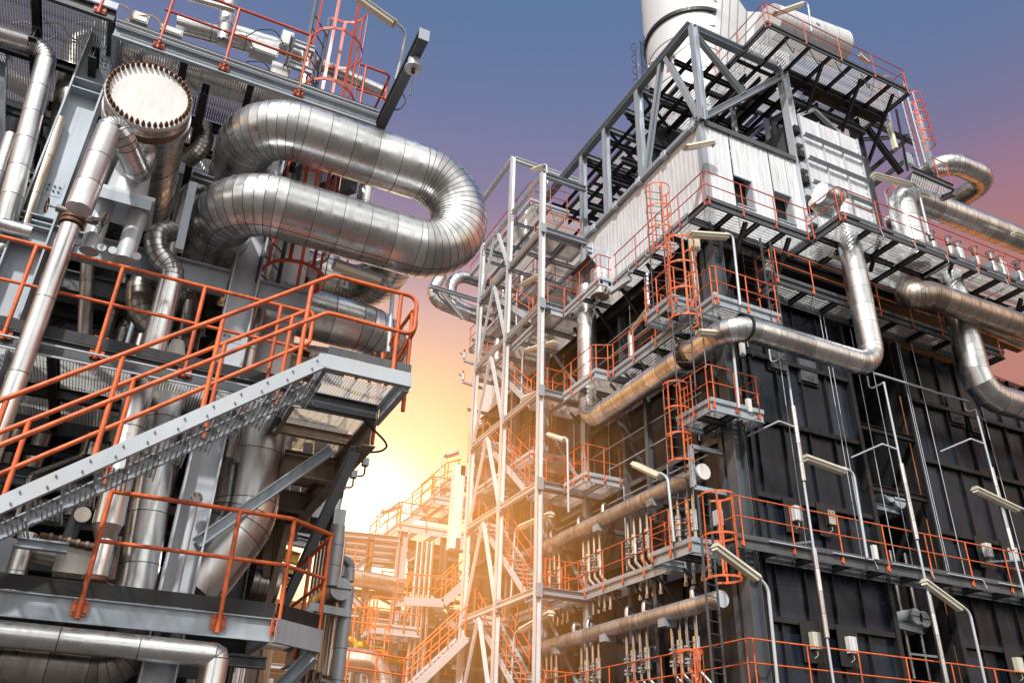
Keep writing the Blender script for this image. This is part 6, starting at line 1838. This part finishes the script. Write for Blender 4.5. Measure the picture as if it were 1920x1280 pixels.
# =================================================== TUBE BANK BESIDE THE NEAR STRUCTURE
TY = 13.6
q = at(640, 1103, y=TY)
t = Thing('tube_bank', 'tall bank of thin vertical tubes with a round capped drum beside the near structure', 'heat exchanger', V((q.x, TY, 1.0)))
t.part('drum', MB().clad([q + V((0, .05, 0)), q + V((0, 1.6, 0))], .185, 'alu_rusty', pitch=.4, n=28))
t.part('drum_cap', MB().cyl(q - Y * .0, q + Y * .045, .18, 'galv_light', 28))
t.part('strap', MB().box(q + V((-.17, -.02, -.008)), q + V((.17, -.005, .008)), 'rust'))
for k in range(9):
    p = at(598 + k * 6, 1010, y=TY + 1.8 - k * .2)
    t.part('tube', MB().tube([p, V((p.x, p.y, 1.2))], .035, 'alu_rusty', 8))
    t.part('valve_body', MB().cyl(V((p.x, p.y, 3.55 - .04 * k)), V((p.x, p.y, 3.3 - .04 * k)), .07, 'galv' if k % 2 else 'rust', 8))
    t.part('valve_body', MB().cyl(V((p.x - .1, p.y - .05, 3.15)), V((p.x + .12, p.y - .05, 3.1)), .05, 'bolt', 8))
    t.part('flange', MB().cyl(V((p.x, p.y, 2.2 + .03 * k)), V((p.x, p.y, 2.25 + .03 * k)), .065, 'bolt', 10))
p = at(652, 1100, y=TY + .3)
t.part('riser', MB().clad([p, V((p.x, p.y, 1.3))], .115, 'galv_light', pitch=.5, n=18))
p = at(634, 985, y=TY)
t.part('riser', MB().clad([p, p - Z * 1.0], .12, 'galv_light', pitch=.3, n=18))
p = at(646, 1070, y=TY + .6)
t.part('elbow', MB().clad([at(635, 1080, y=TY + .6), at(638, 1050, y=TY + .6), at(655, 1055, y=TY + .6), at(653, 1090, y=TY + .6)], .1, 'galv_light', pitch=.3, bend=.12))
t.part('frame', MB().bar(at(578, 1136, y=TY + .1), at(655, 1150, y=TY + .1), .12, .12, 'galv_light').bar(at(580, 1140, y=TY + .1), at(560, 1225, y=TY + .1), .12, .12, 'galv', up=X))
for i, (x0, y0, x1, y1) in enumerate(((594, 902, 616, 974), (627, 952, 646, 986))):
    a, b = at(x0, y0, y=TY + .5), at(x1, y1, y=TY + .5)
    t2 = Thing('cabinet', ('pale upright cabinet above the tube bank, nearer the landing', 'pale upright cabinet directly over the tube bank')[i], 'box', (a.x, TY + .5, b.z))
    t2.part('body', MB().box((a.x, TY + .5, b.z), (b.x - .0, TY + 1.6, a.z), 'steel_grey').box((a.x + .005, TY + .48, b.z + .005), (b.x - .005, TY + .497, a.z - .005), 'galv_light'))
    t2.part('conduit', MB().cyl(((a.x + b.x) / 2, TY + .8, b.z), ((a.x + b.x) / 2, TY + .8, b.z - .6), .05, 'galv', 10))
pipe('bright lagged riser just outside the tube bank', [at(640, 850, y=16), at(610, 985, y=16)], .22, 'stack_white', pitch=.8)
pipe('coiled hose like pipe behind the lower walkway corner', [at(470, 1090, y=14), at(520, 1100, y=14)], .3, 'alu_shaded', pitch=.12)
for i, (x0, y0, x1, y1, m) in enumerate(((480, 1025, 560, 1048, 'yellow'), (480, 1060, 560, 1078, 'white_paint'), (480, 1070, 560, 1090, 'yellow'), (500, 985, 600, 1010, 'galv_light'), (500, 1000, 600, 1022, 'galv_light'))):
    beam(('yellow beam glimpsed through the lower guard rail, upper one', 'white beam glimpsed through the lower guard rail', 'yellow beam glimpsed through the lower guard rail, lower one', 'pale beam behind the brace of the landing, upper one', 'pale beam behind the brace of the landing, lower one')[i], at(x0, y0, y=19), at(x1, y1, y=19), .2, .25, m)
solo('backing_wall', MB().box((1.9, 21, 0), (9.5, 21.2, 3.3), 'steel_dark'), 'low dark wall behind the lower walkway corner', 'wall')
# dim plant closing the view below the distant rack
solo('backing_wall', MB().box((2, 52, 0), (40, 52.5, 11.5), 'steel_dark'), 'low warm toned shed wall behind the distant rack', 'wall')
rn = random.Random(9)
for i in range(110):
    x = rn.uniform(6, 20); y = rn.uniform(43, 50); z = rn.uniform(2, 10)
    L_ = rn.uniform(2, 6)
    if i % 2:
        beam('small pale frame member in the far background of the rack', (x, y, z), (x + L_, y, z), .2, .25, rn.choice(('galv', 'galv_light', 'orange', 'steel_grey')), group='small frame members in the far background')
    else:
        beam('small pale frame member in the far background of the rack', (x, y, z), (x, y, z - min(z, L_)), .2, .2, rn.choice(('galv', 'galv_light', 'steel_grey')), group='small frame members in the far background', up=X)
for i in range(40):
    px, py = 632 + (i * 47) % 225, 1050 + (i * 71) % 215
    q = F(px, py, FY + (i % 5))
    if i % 4 == 0:
        railing('small orange rail among the tiers of the distant rack', [q, q + X * rn.uniform(1.5, 3)], 1.1, sp=.9, bracket='small', r=.03, group='small orange rails among the rack tiers')
    elif i % 4 == 1:
        beam('thin dark strut among the tiers of the distant rack', q, q + V((rn.uniform(.8, 2), 0, rn.uniform(-1.6, 1.6))), .12, .12, 'steel_grey', group='thin struts among the rack tiers', name='steel_brace', cat='brace')
    elif i % 4 == 2:
        pipe('thin pipe dropping through the tiers of the distant rack', [q, q - Z * rn.uniform(1.5, 3.5)], .07, 'alu_jacket', 'thin drop pipes among the rack tiers', pitch=2, n=8)
    else:
        beam('slim dark joist among the tiers of the distant rack', q, q + X * rn.uniform(2, 4), .14, .2, 'steel_grey', group='slim joists among the rack tiers')
# self-glowing orange haze added for the sun glow in the alley between the structures
GLOW_HAZE = bpy.data.materials.new('glow_haze_mat')
GLOW_HAZE.use_nodes = True
nt = GLOW_HAZE.node_tree
for n in list(nt.nodes):
    if n.type == 'BSDF_PRINCIPLED': nt.nodes.remove(n)
tc = nd(nt, 'ShaderNodeTexCoord')
vl = nd(nt, 'ShaderNodeVectorMath', operation='LENGTH')
nt.links.new(tc.outputs['Object'], vl.inputs[0])
sb = nd(nt, 'ShaderNodeMath', operation='SUBTRACT', use_clamp=True)
sb.inputs[0].default_value = 1.0
nt.links.new(vl.outputs['Value'], sb.inputs[1])
pw = nd(nt, 'ShaderNodeMath', operation='POWER')
nt.links.new(sb.outputs[0], pw.inputs[0]); pw.inputs[1].default_value = 1.5
mu = nd(nt, 'ShaderNodeMath', operation='MULTIPLY')
nt.links.new(pw.outputs[0], mu.inputs[0]); mu.inputs[1].default_value = .105
em = nd(nt, 'ShaderNodeEmission')
em.inputs['Color'].default_value = (1, .40, .09, 1)
nt.links.new(mu.outputs[0], em.inputs['Strength'])
nt.links.new(em.outputs[0], nt.nodes['Material Output'].inputs['Volume'])
MATS['glow_haze_mat'] = GLOW_HAZE
HC = at(800, 1000, y=26)
mb = MB()
n1, n2 = 24, 12
vs = [V((math.cos(2 * math.pi * i / n1) * math.sin(math.pi * j / n2), math.sin(2 * math.pi * i / n1) * math.sin(math.pi * j / n2), math.cos(math.pi * j / n2))) for j in range(n2 + 1) for i in range(n1)]
mb.add(vs, [(j * n1 + i, (j + 1) * n1 + i, (j + 1) * n1 + (i + 1) % n1, j * n1 + (i + 1) % n1) for j in range(n2) for i in range(n1)], 'glow_haze_mat', True)
hz = bpy.data.objects.new('haze', mb.mesh('haze', (0, 0, 0)))  # added self-glowing volume standing in for the sun glow
hz.location = HC
hz.scale = (10.5, 8.5, 9)
COL.objects.link(hz)
hz['kind'] = 'structure'
# ------------------------------------------------------------ ground, sky, sun
mb = MB().box((-3000, -3000, -.3), (3000, 3000, 0), 'ground_mat')
structure('ground', mb)
SUN_AZ, SUN_EL = R(218), R(44)     # azimuth from +Y towards +X, of the lamp that lights the plant
to_sun = V((math.sin(SUN_AZ) * math.cos(SUN_EL), math.cos(SUN_AZ) * math.cos(SUN_EL), math.sin(SUN_EL)))
sd = bpy.data.lights.new('sun', 'SUN')
sd.energy = 4.3
sd.angle = R(3)
sd.color = (1, .975, .935)
so = bpy.data.objects.new('sun', sd)
COL.objects.link(so)
so.location = (0, 0, 60)
so.rotation_euler = to_sun.to_track_quat('Z', 'Y').to_euler()

w = bpy.data.worlds.new('World')
scene.world = w
w.use_nodes = True
nt = w.node_tree
L = nt.links.new
bg = nt.nodes['Background']
tc = nd(nt, 'ShaderNodeTexCoord')
nor = nd(nt, 'ShaderNodeVectorMath', operation='NORMALIZE')
L(tc.outputs['Generated'], nor.inputs[0])
sep = nd(nt, 'ShaderNodeSeparateXYZ')
L(nor.outputs[0], sep.inputs[0])
asin = nd(nt, 'ShaderNodeMath', operation='ARCSINE')
L(sep.outputs[2], asin.inputs[0])
el = nd(nt, 'ShaderNodeMapRange')
el.inputs['From Min'].default_value = 0
el.inputs['From Max'].default_value = math.pi / 2
L(asin.outputs[0], el.inputs['Value'])


def srgb(r, g, b):
    return tuple(((c / 255) / 12.92 if c < 10 else ((c / 255 + .055) / 1.055) ** 2.4) for c in (r, g, b))


cr = nd(nt, 'ShaderNodeValToRGB')
stops = [(0, (215, 140, 80)), (10, (240, 185, 110)), (17, (250, 203, 128)), (21, (250, 205, 142)), (26, (244, 198, 160)), (30.5, (222, 180, 172)), (35, (172, 140, 160)), (39, (138, 128, 160)), (45, (111, 122, 161)), (51, (93, 120, 158)), (70, (72, 108, 152))]
els = cr.color_ramp.elements
els[0].position = 0; els[0].color = (*srgb(*stops[0][1]), 1)
els[1].position = stops[-1][0] / 90; els[1].color = (*srgb(*stops[-1][1]), 1)
for a, c_ in stops[1:-1]:
    e = els.new(a / 90); e.color = (*srgb(*c_), 1)
L(el.outputs[0], cr.inputs[0])
# dusk side of the sky, away from the low glow
cr2 = nd(nt, 'ShaderNodeValToRGB')
stops2 = [(0, (190, 120, 90)), (25, (190, 130, 116)), (31, (178, 123, 120)), (35, (158, 118, 138)), (38, (128, 117, 148)), (42, (102, 117, 154)), (47, (84, 117, 160)), (70, (60, 105, 160))]
els = cr2.color_ramp.elements
els[0].position = 0; els[0].color = (*srgb(*stops2[0][1]), 1)
els[1].position = stops2[-1][0] / 90; els[1].color = (*srgb(*stops2[-1][1]), 1)
for a, c_ in stops2[1:-1]:
    e = els.new(a / 90); e.color = (*srgb(*c_), 1)
L(el.outputs[0], cr2.inputs[0])


def dirdot(v):
    n = nd(nt, 'ShaderNodeVectorMath', operation='DOT_PRODUCT')
    L(nor.outputs[0], n.inputs[0])
    n.inputs[1].default_value = V(v).normalized()
    return n.outputs['Value']


def mrange(sock, a, b, c=0, d=1, typ='SMOOTHSTEP'):
    n = nd(nt, 'ShaderNodeMapRange', interpolation_type=typ)
    for k, v in (('From Min', a), ('From Max', b), ('To Min', c), ('To Max', d)):
        n.inputs[k].default_value = v
    L(sock, n.inputs['Value'])
    return n.outputs[0]


def mixc(f, a, b, typ='MIX'):
    n = nd(nt, 'ShaderNodeMix', data_type='RGBA', blend_type=typ)
    for i, s_ in ((0, f), (6, a), (7, b)):
        if hasattr(s_, 'links'):
            L(s_, n.inputs[i])
        else:
            n.inputs[i].default_value = s_ if i == 0 else (*s_, 1)
    return n.outputs[2]


side = mrange(dirdot((math.sin(R(75)), math.cos(R(75)), 0)), .48, .84)
sky = mixc(side, cr.outputs[0], cr2.outputs[0])
# hazy glow of the low sun behind the plant
G = V((.240, .927, .268)).normalized()
gd = dirdot(G)
g1 = mrange(gd, .955, 1.0)
p1 = nd(nt, 'ShaderNodeMath', operation='POWER'); L(g1, p1.inputs[0]); p1.inputs[1].default_value = 4.0
sky = mixc(p1.outputs[0], sky, (1.0, .86, .52))
gp = mrange(gd, .991, 1.0)
p2 = nd(nt, 'ShaderNodeMath', operation='POWER'); L(gp, p2.inputs[0]); p2.inputs[1].default_value = 2.2
sky = mixc(p2.outputs[0], sky, (1.7, 1.55, 1.15))
# unseen bright cloud added as fill light behind the photographer
back = mrange(dirdot((-.25, -.85, .45)), .15, .85)
nz_ = nd(nt, 'ShaderNodeTexNoise', Scale=2.2, Detail=5.0)
L(nor.outputs[0], nz_.inputs['Vector'])
cl = mrange(nz_.outputs['Fac'], .36, .62, .25, 1.25)
fill_cloud = mixc(1.0, (1.3, 1.28, 1.24), (1, 1, 1), 'MULTIPLY')
clm = nd(nt, 'ShaderNodeMix', data_type='RGBA', blend_type='MULTIPLY')
clm.inputs[0].default_value = 1
L(fill_cloud, clm.inputs[6]); L(cl, clm.inputs[7])
sky = mixc(back, sky, clm.outputs[2])
# below the horizon
low = mrange(sep.outputs[2], -.03, .0)
sky = mixc(low, (.07, .055, .045), sky)
L(sky, bg.inputs['Color'])
bg.inputs['Strength'].default_value = 1.0
# thin share of physical daylight
st = nd(nt, 'ShaderNodeTexSky', sky_type='NISHITA')
st.sun_disc = False
st.sun_elevation = SUN_EL
st.sun_rotation = SUN_AZ
bg2 = nd(nt, 'ShaderNodeBackground')
L(st.outputs[0], bg2.inputs['Color'])
bg2.inputs['Strength'].default_value = .004
ad = nd(nt, 'ShaderNodeAddShader')
L(bg.outputs[0], ad.inputs[0]); L(bg2.outputs[0], ad.inputs[1])
L(ad.outputs[0], nt.nodes['World Output'].inputs['Surface'])

scene.view_settings.view_transform = 'Standard'
scene.view_settings.look = 'None'
scene.view_settings.exposure = 0
scene.cycles.max_bounces = 6
scene.cycles.transparent_max_bounces = 24
scene.cycles.sample_clamp_indirect = 6
